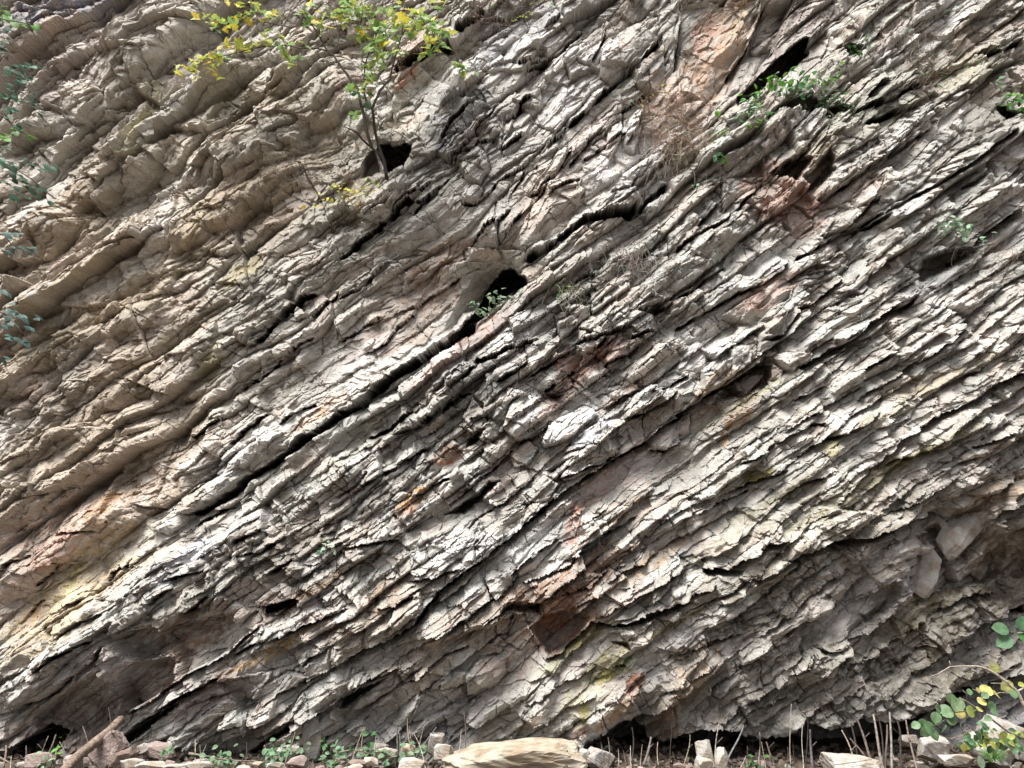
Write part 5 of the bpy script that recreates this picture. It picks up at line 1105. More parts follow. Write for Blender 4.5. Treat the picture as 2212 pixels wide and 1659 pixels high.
# branches reaching in at the left edge, much nearer the viewer
def lf(cx, cy, yw=-3.6): return at(cx * .488, cy * .488, yw)
YE = -3.6
for pts, cl, lab in [
  ([(-60, 60), (30, 90), (90, 98), (150, 112)], [(20, 75, 14, 10, 5), (50, 95, 12, 8, 4), (95, 100, 12, 8, 3), (130, 104, 12, 8, 4), (10, 50, 14, 14, 4), (15, 120, 14, 10, 4)], "bright green leafy twig at the left edge of the upper corner"),
  ([(-60, 180), (30, 220), (100, 300), (150, 420), (185, 490)], [(10, 210, 25, 25, 12), (60, 285, 40, 16, 9), (120, 292, 25, 10, 6), (30, 330, 30, 25, 12), (80, 360, 35, 25, 12), (20, 400, 25, 30, 10), (125, 345, 14, 10, 3), (60, 430, 35, 22, 8), (130, 440, 25, 20, 8), (165, 485, 20, 14, 6), (30, 470, 25, 14, 5)], "large dark blue-green leafy branch hanging along the left edge"),
  ([(-60, 480), (20, 520), (90, 580), (140, 610)], [(15, 500, 20, 20, 6), (60, 550, 30, 12, 5), (40, 575, 16, 8, 3), (95, 585, 12, 8, 3), (120, 600, 12, 8, 3), (20, 610, 22, 25, 8), (10, 660, 20, 25, 6)], "drooping green twig at the left edge below the dark branch"),
  ([(-60, 690), (60, 740), (150, 800), (240, 880)], [(30, 740, 30, 25, 8), (100, 720, 30, 20, 7), (180, 735, 25, 12, 5), (230, 740, 14, 10, 4), (20, 800, 25, 14, 5), (120, 825, 40, 14, 9), (60, 855, 40, 14, 6), (150, 870, 30, 10, 4), (215, 885, 20, 8, 2), (85, 790, 20, 20, 5)], "long green branch reaching in from the left edge towards the tan boulder"),
  ([(-60, 1030), (20, 1040), (60, 1095), (150, 1104)], [(20, 1035, 14, 10, 4), (60, 1040, 12, 10, 3), (60, 1096, 20, 6, 4), (120, 1100, 18, 5, 4), (10, 1105, 12, 5, 2)], "small sprig of narrow leaves at the left edge over the tan boulder"),
  ([(-60, 1360), (30, 1390), (80, 1450), (130, 1510)], [(30, 1290, 25, 8, 3), (30, 1370, 25, 20, 6), (90, 1400, 25, 12, 5), (150, 1398, 8, 8, 2), (20, 1430, 22, 20, 7), (120, 1440, 18, 10, 4), (40, 1500, 30, 16, 6), (105, 1505, 22, 8, 4), (8, 1585, 12, 6, 2)], "bluish leafy twig at the left edge beside rough tan rock")]:
    p3 = [lf(*c) for c in pts]
    root = thing("leafy_branch", p3[0], lab, "branch", "branches reaching in at the left edge")
    b = MB(); b.tube(p3, .005, .002, 5, BK2); part_of(root, b, "stem", M_BARK, True)
    b = MB()
    for cx, cy, sx, sy, n in cl:
        for _ in range(n):
            p = lf(cx + RN.gauss(0, sx * .7), cy + RN.gauss(0, sy * .7), YE + RN.gauss(0, .08))
            c = (.11, .27, .035) if cy < 110 or 570 < cy < 615 else (.055, .125, .075) if cy < 900 else (.075, .14, .12)
            d = Vector((RN.uniform(.3, 1), RN.gauss(0, .3), RN.gauss(-.25, .2))); b.leaf(p, d, Vector((RN.gauss(0, .3), -.5, .8)), RN.uniform(.038, .058), MB.OVAL, vary(c, .3), .15, .2)
    part_of(root, b, "foliage", M_LEAF)

# ---- dry grass and twiggy shrubs on the ledges
def tangle(name, boxes, root_px, n, label, cat, col=DRY, leaves=(), rad=.0032, off=.10, hang=.25, ln=(.15, .45), size=(.035, .06), curl=.18, group=None):
    rp = on_rock(*root_px, .02)
    root = thing(name, rp, label, cat, group)
    b = MB()
    for i in range(n):
        x0, y0, x1, y1 = RN.choice(boxes)
        ax_, ay_ = RN.uniform(x0, x1), RN.uniform(y0, y1); a = at(ax_, ay_, min(on_rock(ax_, ay_).y, rp.y + .2) - .02)
        L = RN.uniform(*ln)
        d = Vector((RN.gauss(0, .7), -abs(RN.gauss(.35, .3)), RN.gauss(.25, .6))).normalized()
        m = a + d * L * .6; e = m + Vector((RN.gauss(0, .4), RN.gauss(0, .15), -hang - RN.random() * .5)) * L * .6
        pts = [a, a.lerp(m, .5) + rv(curl * L * .3), m, m.lerp(e, .5) + rv(curl * L * .4), e]
        b.tube(pts, rad * RN.uniform(.6, 1.3), rad * .4, 3, vary(col, .4))
    part_of(root, b, "stem", M_BARK)
    if leaves:
        b = MB()
        for x, y, sx, sy, k, c in leaves:
            for _ in range(k):
                p = on_rock(x + RN.gauss(0, sx), y + RN.gauss(0, sy), off + RN.uniform(0, .12))
                up_leaf(b, p, RN.uniform(*size), MB.OVAL, vary(c, .25))
        part_of(root, b, "foliage", M_LEAF)
    return root
tangle("dry_shrub", [(1010, 0, 1180, 45), (1030, 20, 1150, 70)], (1090, 40), 150, "dry hanging shrub with a few green leaves at the top edge right of the sapling", "shrub", (.19, .15, .12), [(1170, 10, 12, 6, 8, LG), (1080, 30, 25, 14, 16, BG), (1120, 42, 20, 8, 12, YG), (1040, 60, 20, 12, 10, (.2, .17, .12)), (1190, 24, 8, 5, 4, LG)], ln=(.15, .55), hang=.6)
tangle("dry_grass", [(1360, 240, 1500, 330), (1390, 215, 1480, 300), (1420, 290, 1530, 340)], (1440, 300), 330, "wide tangle of dry brown grass on the slope under the smooth reddish slab", "grass clump", (.30, .215, .16), [(1400, 215, 25, 10, 8, YG), (1455, 220, 10, 8, 6, LG), (1390, 240, 20, 20, 8, (.3, .3, .12))], ln=(.15, .5), curl=.3)
tangle("dry_grass", [(1420, 330, 1480, 350), (1440, 335, 1500, 345)], (1450, 335), 50, "thin dry stalks hanging over the dark crack below the brown grass tangle", "grass clump", (.33, .27, .2), ln=(.25, .6), hang=1.2)
tangle("dry_grass", [(1300, 555, 1400, 610), (1340, 560, 1420, 590)], (1370, 575), 190, "grey tangle of dry stalks on the broken ledges right of the cave", "grass clump", (.25, .235, .21), ln=(.12, .4), hang=.8)
tangle("grass_tuft", [(1205, 628, 1250, 650)], (1228, 640), 46, "small half green grass tuft hanging on the ledge right of the cave", "grass clump", (.30, .29, .2), [(1212, 636, 10, 6, 16, (.10, .2, .05))], ln=(.12, .32), hang=1.0, size=(.02, .05))
tangle("dry_twigs", [(560, 350, 690, 390), (640, 300, 700, 370), (600, 370, 720, 400)], (690, 372), 60, "bare fine twigs on the tan rock left of the sapling", "shrub", (.17, .14, .125), ln=(.2, .55), hang=.2)
tangle("dry_twigs", [(1930, 90, 2060, 180), (1950, 130, 2020, 200)], (1990, 150), 60, "bare twiggy shrub arching over the thin beds near the upper right corner", "shrub", (.24, .2, .16), [(1990, 60, 40, 14, 14, BG), (2060, 40, 20, 15, 12, PG), (1950, 170, 30, 15, 14, DG), (2050, 175, 25, 12, 12, DG)], ln=(.3, .9), hang=.3)
tangle("dry_twigs", [(2050, 515, 2160, 560), (2110, 540, 2180, 600)], (2090, 540), 40, "bare brown twigs at the right edge below the pale green plant", "shrub", (.28, .22, .17), ln=(.2, .5), hang=.4)
def plant(name, px, leaves, n, label, size=(.05, .09), off=.08, cat="plant", stems=6, group=None):
    rp = on_rock(*px, .01); st = []; ls = []
    for x, y, sp, k, c in leaves:
        p = at(x, y, min(on_rock(x, y).y, rp.y + .12) - off - .08); ls.append((p, sp, k, c)); st.append([rp, p])
    return sprig(name, st, ls, label, cat, group, rad=.004, col=(.16, .15, .09), size=size)
C3 = lambda cx, cy: (1350 + cx * .2685, 108 + cy * .2685)
G1 = (.13, .30, .045); G2 = (.09, .20, .075); G3 = (.055, .13, .045)
plant("leafy_shrub", C3(1300, 400), [(*C3(1190, 240), .04, 9, G1), (*C3(1240, 270), .05, 10, G1), (*C3(1200, 220), .03, 5, PG), (*C3(1340, 170), .03, 4, G1), (*C3(1420, 290), .07, 14, G2), (*C3(1300, 330), .07, 14, G2), (*C3(1120, 330), .06, 10, G1), (*C3(1060, 390), .05, 8, G2), (*C3(1000, 430), .04, 6, G2), (*C3(1480, 210), .05, 8, G2), (*C3(1550, 270), .05, 8, G1), (*C3(1640, 240), .04, 5, G1), (*C3(1710, 150), .03, 4, G1), (*C3(930, 370), .02, 3, G1), (*C3(1450, 330), .08, 14, G3)], 0, "bushy bright green shrub leaning over the black cleft in the upper right", size=(.06, .11))
plant("leafy_shrub", C3(1100, 560), [(*C3(1060, 530), .05, 8, G2), (*C3(1100, 490), .04, 6, PG), (*C3(1140, 540), .05, 8, G2), (*C3(940, 520), .05, 9, G2), (*C3(1010, 600), .04, 5, G1), (*C3(1080, 620), .03, 4, G1), (*C3(1180, 570), .03, 4, G2), (*C3(760, 490), .02, 3, G1), (*C3(840, 660), .05, 8, G1), (*C3(760, 720), .05, 7, G1), (*C3(700, 730), .02, 3, G1)], 0, "low green shrub trailing down the ledge beside the dry grass tangle", size=(.055, .1))
plant("leafy_shrub", C3(1620, 400), [(*C3(1600, 400), .05, 10, G2), (*C3(1700, 390), .06, 12, G2), (*C3(1800, 410), .05, 9, G2), (*C3(1780, 490), .03, 4, G2), (*C3(1650, 560), .04, 5, PG), (*C3(1720, 540), .03, 4, PG), (*C3(1580, 410), .05, 10, G3), (*C3(1690, 440), .06, 14, G3), (*C3(1840, 550), .02, 3, PG)], 0, "dark green small leaved shrub in the hollow right of the bright green shrub", size=(.045, .08))
plant("ledge_plant", C3(780, 890), [(*C3(740, 850), .03, 4, BG), (*C3(780, 890), .03, 5, G1), (*C3(710, 860), .02, 3, BG)], 0, "few blue-green leaves sprouting from the dark ledge below the grass tangle", size=(.05, .09))
plant("ledge_plant", C3(590, 1110), [(*C3(570, 1090), .03, 5, PG), (*C3(620, 1080), .03, 5, PG), (*C3(560, 1190), .02, 3, G1)], 0, "tiny pale plant on the stepped ledge above the angular grey blocks", size=(.03, .06))
plant("ledge_plant", (1850, 112), [(1838, 110, .04, 10, G3), (1860, 104, .05, 12, G3), (1880, 92, .04, 6, G2), (1822, 70, .04, 5, PG), (1850, 118, .05, 12, DG)], 0, "dark green clump in a small hollow on the upper right beds", size=(.045, .075))
plant("ledge_plant", (2195, 226), [(2175, 216, .05, 8, G1), (2200, 214, .05, 9, G1), (2190, 228, .06, 12, G3), (2150, 180, .05, 7, PG), (2210, 236, .05, 8, DG)], 0, "bright green plant in a dark notch at the right edge", size=(.06, .1))
plant("ledge_plant", (2075, 520), [(2040, 484, .05, 9, PG), (2060, 475, .05, 9, PG), (2085, 492, .05, 9, PG), (2035, 495, .04, 6, BG), (2075, 500, .05, 8, PG), (2130, 526, .04, 5, PG), (2128, 512, .02, 3, PG)], 0, "pale grey-green plant on the ledge near the right edge", size=(.05, .09), off=.15)
E3 = lambda cx, cy: (729 + cx * .3418, 545 + cy * .3418)
plant("cave_plant", E3(960, 400), [(*E3(850, 335), .03, 8, PG), (*E3(880, 360), .03, 7, PG), (*E3(970, 270), .02, 4, PG), (*E3(1030, 285), .025, 5, PG), (*E3(990, 320), .03, 6, PG), (*E3(970, 350), .03, 6, PG), (*E3(1120, 275), .035, 7, PG), (*E3(930, 385), .03, 6, PG)], 0, "pale blue-green leafy plant at the mouth of the dark cave", size=(.05, .085), off=.06)
plant("ledge_plant", (715, 1180), [(705, 1172, .02, 4, PG), (722, 1185, .02, 4, PG), (690, 1190, .02, 3, BG)], 0, "tiny green plant on the dark shaly beds of the lower left", size=(.03, .05))

# ------------------------------------------------------------------ ground
gxs = np.concatenate([np.linspace(-70, -8, 20), np.linspace(-7.8, 7.8, 420), np.linspace(8, 70, 20)])
gys = np.concatenate([np.linspace(-80, -7, 24), np.linspace(-6.8, -1.6, 40), np.linspace(-1.55, 1.6, 130), np.linspace(1.8, 6, 8)])
GX, GY = np.meshgrid(gxs, gys)
def gz(x, y):
    x = np.asarray(x, float); y = np.asarray(y, float)
    x2, y2 = np.atleast_2d(x), np.atleast_2d(y)
    return (.06 * perlin(x2 / 1.3, y2 / 1.3, 700) + .025 * perlin(x2 / .3, y2 / .3, 701) - .09)
GZ = gz(GX, GY) + .008 * perlin(GX / .06, GY / .06, 703)
m, t, b = new_mat("forest_soil", .95, .15)
N, Lk = t.nodes, t.links
tc = N.new("ShaderNodeTexCoord"); nz = N.new("ShaderNodeTexNoise"); nz.inputs["Scale"].default_value = 9; nz.inputs["Detail"].default_value = 9; nz.inputs["Roughness"].default_value = .7
Lk.new(tc.outputs["Object"], nz.inputs["Vector"])
cr = N.new("ShaderNodeValToRGB"); cr.color_ramp.elements[0].position = .35; cr.color_ramp.elements[0].color = (.045, .033, .024, 1); cr.color_ramp.elements[1].position = .7; cr.color_ramp.elements[1].color = (.16, .125, .095, 1)
Lk.new(nz.outputs["Fac"], cr.inputs[0]); Lk.new(cr.outputs[0], b.inputs["Base Color"])
bp = N.new("ShaderNodeBump"); bp.inputs["Distance"].default_value = .02; Lk.new(nz.outputs["Fac"], bp.inputs["Height"]); Lk.new(bp.outputs[0], b.inputs["Normal"])
gr = grid_object("ground", np.stack([GX, GY, GZ], -1)[:, ::-1].copy(), None, m, True)
gr["kind"] = "structure"; gr["label"] = "dark forest soil at the foot of the cliff"
def gp(x, yw):
    """ground point whose sheet column is x at depth yw"""
    d = at(x, 1640, yw); return Vector((d.x, yw, float(gz(d.x, yw)[0, 0])))
lit = MB()
for i in range(5200):
    y_ = RN.uniform(-.95, .75); x_ = RN.uniform(-5.6, 5.6)
    p = Vector((x_, y_, float(gz(x_, y_)[0, 0]) + RN.uniform(.004, .03)))
    c = RN.choice([(.17, .125, .095), (.13, .10, .08), (.27, .22, .18), (.1, .08, .065), (.36, .32, .27)])
    d = Vector((RN.gauss(0, 1), RN.gauss(0, 1), RN.gauss(.1, .35)))
    lit.leaf(p, d, Vector((RN.gauss(0, .6), RN.gauss(-.2, .6), 1)), RN.uniform(.035, .085), MB.OVAL if RN.random() < .7 else MB.LOBE, vary(c, .3), RN.uniform(.1, .8), RN.uniform(-.3, .6))
tag(lit.build("leaf_litter", M_LEAF), "brown fallen leaves strewn over the ground", None, None, "stuff")

# ------------------------------------------------------------------ stones
def stone_mesh(sx, sy, sz, seed, cuts=17, rough=.05, sub=5, strata=.018):
    import bmesh
    r = np.random.default_rng(seed)
    bm = bmesh.new(); bmesh.ops.create_icosphere(bm, subdivisions=sub, radius=1.0)
    bm.verts.ensure_lookup_table()
    v = np.array([x.co for x in bm.verts]); n = v / np.linalg.norm(v, axis=1)[:, None]
    rad = np.full(len(n), 1.05)
    dirs_ = r.normal(size=(cuts, 3)); dirs_[:6] = np.array([[1, 0, 0], [-1, 0, 0], [0, 1, 0], [0, -1, 0], [0, 0, 1], [0, 0, -1]]) + r.normal(0, .22, (6, 3))
    dirs_ /= np.linalg.norm(dirs_, axis=1)[:, None]
    cs = r.uniform(.55, .8, cuts); cs[6:] += .08
    for d, c in zip(dirs_, cs):
        dn = n @ d; ok = dn > .05
        rad[ok] = np.minimum(rad[ok], c / dn[ok])
    w = fbm((n[:, :1] * 2.1 + n[:, 2:] * 1.3 + seed * 3.1), (n[:, 1:2] * 2.3 - n[:, 2:] * .9), seed, 4, .55)[:, 0]
    tt = n[:, 2] * rad + .12 * n[:, 0]
    w2 = ridge((n[:, :1] * 1.2 + seed), (tt[:, None] * 9.0), seed + 5, 2)[:, 0] if strata else 0
    p = n * (rad * (1 + rough * w + strata * w2))[:, None] * np.array([sx, sy, sz]) * 1.36
    for x, c in zip(bm.verts, p): x.co = c
    me = bpy.data.meshes.new("stone"); bm.to_mesh(me); bm.free()
    return me
M_ST = [rock_material("stone_grey", False, (.40, .385, .36), (.27, .225, .19), 1.6), rock_material("stone_pale", False, (.47, .45, .41), (.33, .28, .22), 1.6), rock_material("stone_brown", False, (.30, .235, .20), (.2, .15, .12), 1.6), rock_material("stone_buff", False, (.42, .385, .31), (.30, .235, .165), 1.4), rock_material("stone_pinkish", False, (.35, .28, .255), (.25, .19, .17), 1.6)]
sc_ = [40]
def stone(name, x, y, wpx, hpx, yw, mat, label, rot=0.0, depth=None, cat="stone", group=None, rx=0.0, rz=0.0, cuts=17, rough=.045, strata=.018):
    sc_[0] += 1
    p = at(x, y, yw); k = 2 * TX * (Vector(p) - Vector(CAM.tolist())).dot(Vector(F_.tolist())) / VW
    sx, sz = wpx * k / 2, hpx * k / 2
    me = stone_mesh(sx, (depth or .5 * (sx + sz)), sz, sc_[0], cuts, rough, 5, strata)
    me.name = name; me.materials.append(M_ST[mat])
    o = bpy.data.objects.new(name, me); o.location = p; o.rotation_euler = (radians(rx), radians(-rot), radians(rz)); COL.objects.link(o)
    return tag(o, label, cat, group)
c4 = lambda cx, cy: (cx * .2685, 1458 + cy * .2685)
c5 = lambda cx, cy: (540 + cx * .2685, 1458 + cy * .2685)
c6 = lambda cx, cy: (1080 + cx * .2685, 1458 + cy * .2685)
c7 = lambda cx, cy: (1618 + cx * .2685, 1404 + cy * .2685)
K = .2685
def st(c, cx, cy, w_, h_, yw, mat, label, **kw):
    x, y = c(cx, cy); return stone(kw.pop("name", "stone"), x, y, w_ * K, h_ * K, yw, mat, label, **kw)
st(c5, 2080, 680, 1120, 250, -.30, 3, "large yellowish weathered slab lying along the bottom edge", name="fallen_slab", rot=5, depth=.32, cat="rock slab", cuts=20, rough=.12, strata=.006)
st(c5, 1560, 625, 150, 140, -.35, 1, "rounded pale stone against the left end of the large yellowish slab")
st(c6, 640, 690, 120, 180, -.30, 1, "thin upright pale slab beside the right end of the yellowish slab", rot=-22, depth=.05)
st(c6, 790, 690, 250, 190, -.22, 0, "grey block sloping down to the right of the yellowish slab", rot=-32)
st(c6, 1650, 660, 140, 230, -.45, 1, "tall split pale stone standing upright among the dead stems", depth=.05, rot=3)
st(c6, 1775, 690, 95, 170, -.48, 1, "narrow pointed pale stone just right of the tall split stone", depth=.05)
st(c6, 1625, 720, 130, 110, -.58, 1, "small square cut pale stone in front of the tall split stone", depth=.06)
st(c7, 830, 930, 520, 150, -.55, 1, "broad flat cream rock at the bottom edge under the dark overhang", name="flat_rock", cat="rock", depth=.25, rot=-4)
st(c7, 1480, 800, 210, 190, -.2, 0, "angular grey block below the leafy bush in the lower right", rot=-18)
st(c7, 1275, 725, 140, 90, .1, 0, "small round grey stone in the shade under the overhang")
st(c7, 1650, 885, 240, 90, -.3, 1, "low pale stone by the foot of the leafy bush", rot=-5)
st(c7, 2050, 700, 300, 260, -.1, 0, "big bluish grey block behind the leafy bush", rot=-30)
st(c7, 1950, 820, 320, 180, -.3, 0, "second bluish grey slab in front of the big block", rot=-25)
st(c5, 1490, 560, 130, 180, -.15, 0, "upright grey stone with a rounded top left of the yellowish slab", depth=.08)
st(c5, 970, 698, 125, 62, -.5, 1, "small white stone on the leaf litter under the twigs")
st(c5, 1310, 720, 215, 100, -.55, 1, "larger white stone at the bottom edge left of the yellowish slab")
st(c5, 390, 698, 145, 68, -.5, 4, "pinkish flat stone in front of the tall narrow slab")
st(c5, 505, 510, 115, 330, -.05, 0, "tall narrow grey slab leaning upright against the cliff foot", name="leaning_slab", depth=.05, rot=4, cat="rock slab")
st(c5, 300, 625, 150, 115, -.2, 0, "squat grey stone behind green plants left of the tall narrow slab")
st(c5, 1095, 640, 165, 90, -.2, 1, "square pale block at the cliff foot in the middle of the bottom")
st(c5, 1275, 612, 140, 95, -.2, 3, "buff stone beside the square pale block")
st(c5, 870, 715, 190, 60, -.5, 2, "flat brown stone in the litter left of the small white stone")
st(c5, 850, 745, 120, 50, -.6, 1, "white stone half below the frame under the flat brown stone")
st(c5, 1050, 578, 110, 45, -.1, 0, "grey lens shaped stone lying above the square pale block")
st(c4, 870, 600, 250, 240, -.15, 4, "large smooth brownish slab leaning beside the log", name="leaning_slab", rot=40, depth=.12, cat="rock slab")
st(c4, 595, 705, 110, 120, -.4, 0, "pointed grey stone directly under the log", rot=10)
st(c4, 980, 680, 200, 140, -.3, 2, "brown wedge shaped stone right of the log", rot=30)
st(c4, 310, 680, 200, 105, -.2, 4, "round pinkish stone in the dark corner left of the log")
st(c4, 1060, 720, 160, 80, -.5, 1, "pale flat stone among pale plants right of the log")
st(c4, 1230, 725, 200, 60, -.5, 1, "long light stone next to the pale flat stone")
st(c4, 1410, 742, 150, 44, -.55, 1, "thin light stone at the bottom edge right of the long light stone")
st(c4, 1120, 600, 150, 70, -.05, 0, "small dark grey stone under the cliff lip above the pale plants", rot=15)
st(c4, 1300, 610, 190, 110, .0, 4, "reddish brown mound of rock behind the leaf litter")
st(c4, 1610, 718, 190, 40, -.45, 1, "flat pale chip beside the fallen twig")
st(c4, 2080, 725, 80, 46, -.5, 3, "little buff stone under the fallen twig end")
st(c4, 1370, 712, 90, 40, -.45, 4, "small pinkish chip among the dead leaves")
st(c6, 1440, 735, 90, 40, -.5, 2, "small brown stone between the dead stems left of the tall split stone")
for i in range(120):
    yw = RN.uniform(-.75, .1); x = RN.uniform(-20, 2230)
    g = gp(x, yw); s_ = RN.uniform(.015, .05)
    me = stone_mesh(s_ * RN.uniform(1, 1.8), s_ * 1.1, s_ * .75, 300 + i, sub=3); me.name = "pebble"; me.materials.append(M_ST[RN.choice([0, 0, 1, 2, 4])])
    o = bpy.data.objects.new("pebble", me); o.location = g + Vector((0, 0, s_ * .4)); o.rotation_euler = (0, 0, RN.uniform(0, 6)); COL.objects.link(o)
    tag(o, "small loose stone half buried in the brown leaf litter", "pebble", "pebbles in the leaf litter")
# loose rocks caught on the face
i9 = lambda cx, cy: tuple(tr('I', [(cx, cy)])[0])
def wedged(px, w_, h_, mat, label, rot, depth=.08, off=.05, cuts=14):
    p = on_rock(*px, off); return stone("wedged_rock", px[0], px[1], w_, h_, p.y, mat, label, rot=rot, depth=depth, cat="rock", cuts=cuts)
wedged(i9(1578, 395), 48, 112, 0, "long pale rock standing loose in the dark recess on the lower right", -24, .09, .06)
wedged(i9(1830, 165), 54, 120, 0, "broad grey rock leaning in the recess above the long pale rock", -50, .09, .02)

# ------------------------------------------------------------------ log, stems and small plants at the foot
p0 = at(120, 1690, -.75); p1 = at(262, 1553, .0)
p0.z = float(gz(p0.x, p0.y)[0, 0]) + .02
lg = thing("log", p0, "bare brown log leaning from the ground against the cliff foot", "log")
b = MB(); pts = wiggle(p0, p1, 12, .012); b.tube(pts, .042, .034, 14, (.21, .16, .125)); part_of(lg, b, "trunk", M_BARK, True)
b = MB(); b.tube([pts[9], pts[9] + Vector((.10, -.04, .02)), pts[9] + Vector((.16, -.05, -.03))], .012, .006, 6, (.16, .13, .1)); part_of(lg, b, "branch_stub", M_BARK, True)
def stem(c, a, e, r, col, label, yw=-.15, lean=.12, group="dead stems under the overhang", name="dead_stem", n=8, am=.02):
    A = at(*c(*a), yw); E = at(*c(*e), yw + lean)
    g = float(gz(A.x, A.y)[0, 0])
    if A.z > g and name == "dead_stem":                                  # run the foot down to the ground
        A = A + (A - E) * ((A.z - g + .02) / max(E.z - A.z, .02))
    b = MB(); b.tube(wiggle(A, E, n, am), r, r * .6, 6, vary(col, .15))
    if RN.random() < .45 and r > .004:
        q_ = A.lerp(E, RN.uniform(.5, .8)); b.tube([q_, q_ + Vector((RN.choice([-1, 1]) * .05, -.01, .05))], r * .5, r * .25, 4, col)
    o = b.build(name, M_BARK, None, True, origin=A)
    return tag(o, label, "stem", group)
DK = (.055, .045, .038); MD = (.14, .115, .095); PL = (.36, .32, .27)
big = [
 (c7, (975, 860), (870, 560), .014, MD, "thick grey dead stem leaning left under the dark overhang"),
 (c7, (1060, 820), (1000, 520), .014, (.22, .19, .16), "thick mottled pale and dark dead stem beside the overhang tip"),
 (c7, (1075, 840), (1020, 470), .009, DK, "slim dark dead stem crossing the thick mottled one"),
 (c7, (1100, 850), (1110, 600), .012, MD, "short brown dead stem between the mottled and the straight pale stem"),
 (c7, (1145, 870), (1130, 500), .012, (.27, .25, .22), "straight pale dead stem standing under the overhang"),
 (c7, (1230, 900), (1190, 560), .012, DK, "dark dead stem just right of the straight pale one"),
 (c7, (1340, 900), (1260, 560), .010, (.2, .18, .15), "rightmost slender grey dead stem leaning left by the bush"),
 (c7, (840, 875), (745, 645), .008, PL, "whitish crooked dead twig beside the broad flat cream rock"),
 (c7, (870, 880), (820, 590), .011, DK, "dark dead stem behind the whitish crooked twig"),
 (c7, (940, 870), (810, 710), .009, MD, "dead stem lying diagonally behind the whitish twig"),
 (c7, (510, 949), (490, 640), .014, (.12, .115, .12), "broad bluish dead stem left of the broad flat cream rock"),
 (c7, (205, 949), (140, 740), .010, MD, "leaning dead stem in the dark left of the bluish stem"),
 (c6, (1835, 740), (1960, 410), .010, (.2, .19, .18), "long grey dead stem leaning right from the pointed stone"),
 (c6, (1150, 745), (1215, 500), .014, (.15, .135, .12), "stout grey dead stem leaning right under the hanging block"),
 (c6, (1068, 748), (1062, 420), .008, DK, "tall black dead stem left of the hanging block"),
 (c6, (1378, 748), (1385, 330), .005, DK, "tall wiry dark stem rising past the hanging block"),
 (c6, (1475, 740), (1530, 480), .006, (.26, .22, .16), "crooked tan dead twig right of the wiry dark stem"),
 (c6, (840, 710), (810, 540), .009, (.2, .18, .15), "short grey dead stem right of the yellowish slab"),
 (c6, (890, 710), (870, 500), .006, MD, "thin dead stem next to the short grey one by the yellowish slab"),
 (c5, (1180, 690), (1190, 360), .011, (.12, .11, .10), "dark dead stem beside the square pale block"),
 (c5, (1370, 640), (1500, 420), .012, (.12, .11, .11), "thick grey dead stem leaning right towards the upright grey stone"),
 (c5, (1350, 620), (1405, 400), .007, (.24, .2, .16), "pale crooked dead stem between the dark stem and the leaning thick one"),
 (c5, (1280, 570), (1265, 350), .005, (.26, .23, .18), "thin forked pale twig right of the square pale block"),
 (c5, (1718, 580), (1720, 300), .006, MD, "slim upright dead stem against brown blocks in the lower middle"),
 (c5, (850, 600), (915, 420), .004, (.32, .27, .2), "tan straw leaning right at the cliff foot"),
 (c5, (895, 600), (930, 415), .004, (.32, .27, .2), "second tan straw close beside the first at the cliff foot"),
 (c5, (430, 590), (425, 400), .007, DK, "dark dead stem left of the tall narrow slab"),
 (c4, (705, 610), (665, 410), .008, MD, "grey dead stem in the dark recess above the log"),
 (c4, (360, 700), (450, 480), .010, (.17, .16, .12), "greenish dead stem leaning right in the lower left corner"),
 (c4, (300, 740), (390, 490), .005, (.17, .16, .1), "thin green-brown stem left of the leaning greenish stem"),
 (c4, (520, 690), (480, 540), .007, MD, "short dead stem leaning left beside the green leaf"),
 (c4, (450, 700), (470, 560), .009, (.17, .14, .1), "stubby brown stem right of the greenish leaning stem"),
 (c4, (205, 740), (210, 570), .008, (.1, .09, .09), "dark upright stem near the lower left corner"),
 (c4, (30, 680), (48, 570), .012, (.19, .15, .13), "curved brown stem at the far lower left corner"),
 (c4, (875, 400), (872, 260), .003, MD, "hair thin stem hanging against the brown slab face"),
 (c4, (1570, 640), (1570, 520), .005, (.3, .27, .22), "short pale stem under the purplish beds"),
 (c4, (1985, 660), (1985, 540), .006, DK, "short black stem in the dark gap of the lower left beds"),
]
for c, a, e, r, col, lab in big: stem(c, a, e, r, col, lab, yw=RN.uniform(-.3, -.12))
for c, a, e in [(c7, (85, 940), (90, 670)), (c7, (120, 880), (100, 740)), (c7, (340, 880), (340, 430)), (c7, (435, 900), (430, 610)), (c7, (455, 920), (475, 570)), (c7, (350, 940), (352, 730)), (c7, (60, 945), (62, 850)), (c7, (310, 860), (310, 780)), (c6, (900, 680), (905, 580)), (c6, (950, 690), (950, 590)), (c6, (1010, 690), (990, 600)), (c6, (1130, 720), (1145, 560)), (c6, (1220, 720), (1200, 640)), (c6, (1275, 740), (1270, 540)), (c6, (1430, 740), (1390, 620)), (c6, (2000, 740), (1990, 570)), (c6, (2080, 740), (2090, 460)), (c6, (2180, 740), (2140, 540)), (c6, (1950, 740), (1980, 650)), (c6, (1740, 600), (1765, 370)), (c6, (1055, 700), (1050, 570))]:
    stem(c, a, e, RN.uniform(.0028, .006), RN.choice([MD, PL, DK, (.25, .21, .16)]), "thin dead twig standing in the dark gap under the right hand overhang", yw=RN.uniform(-.4, -.05))
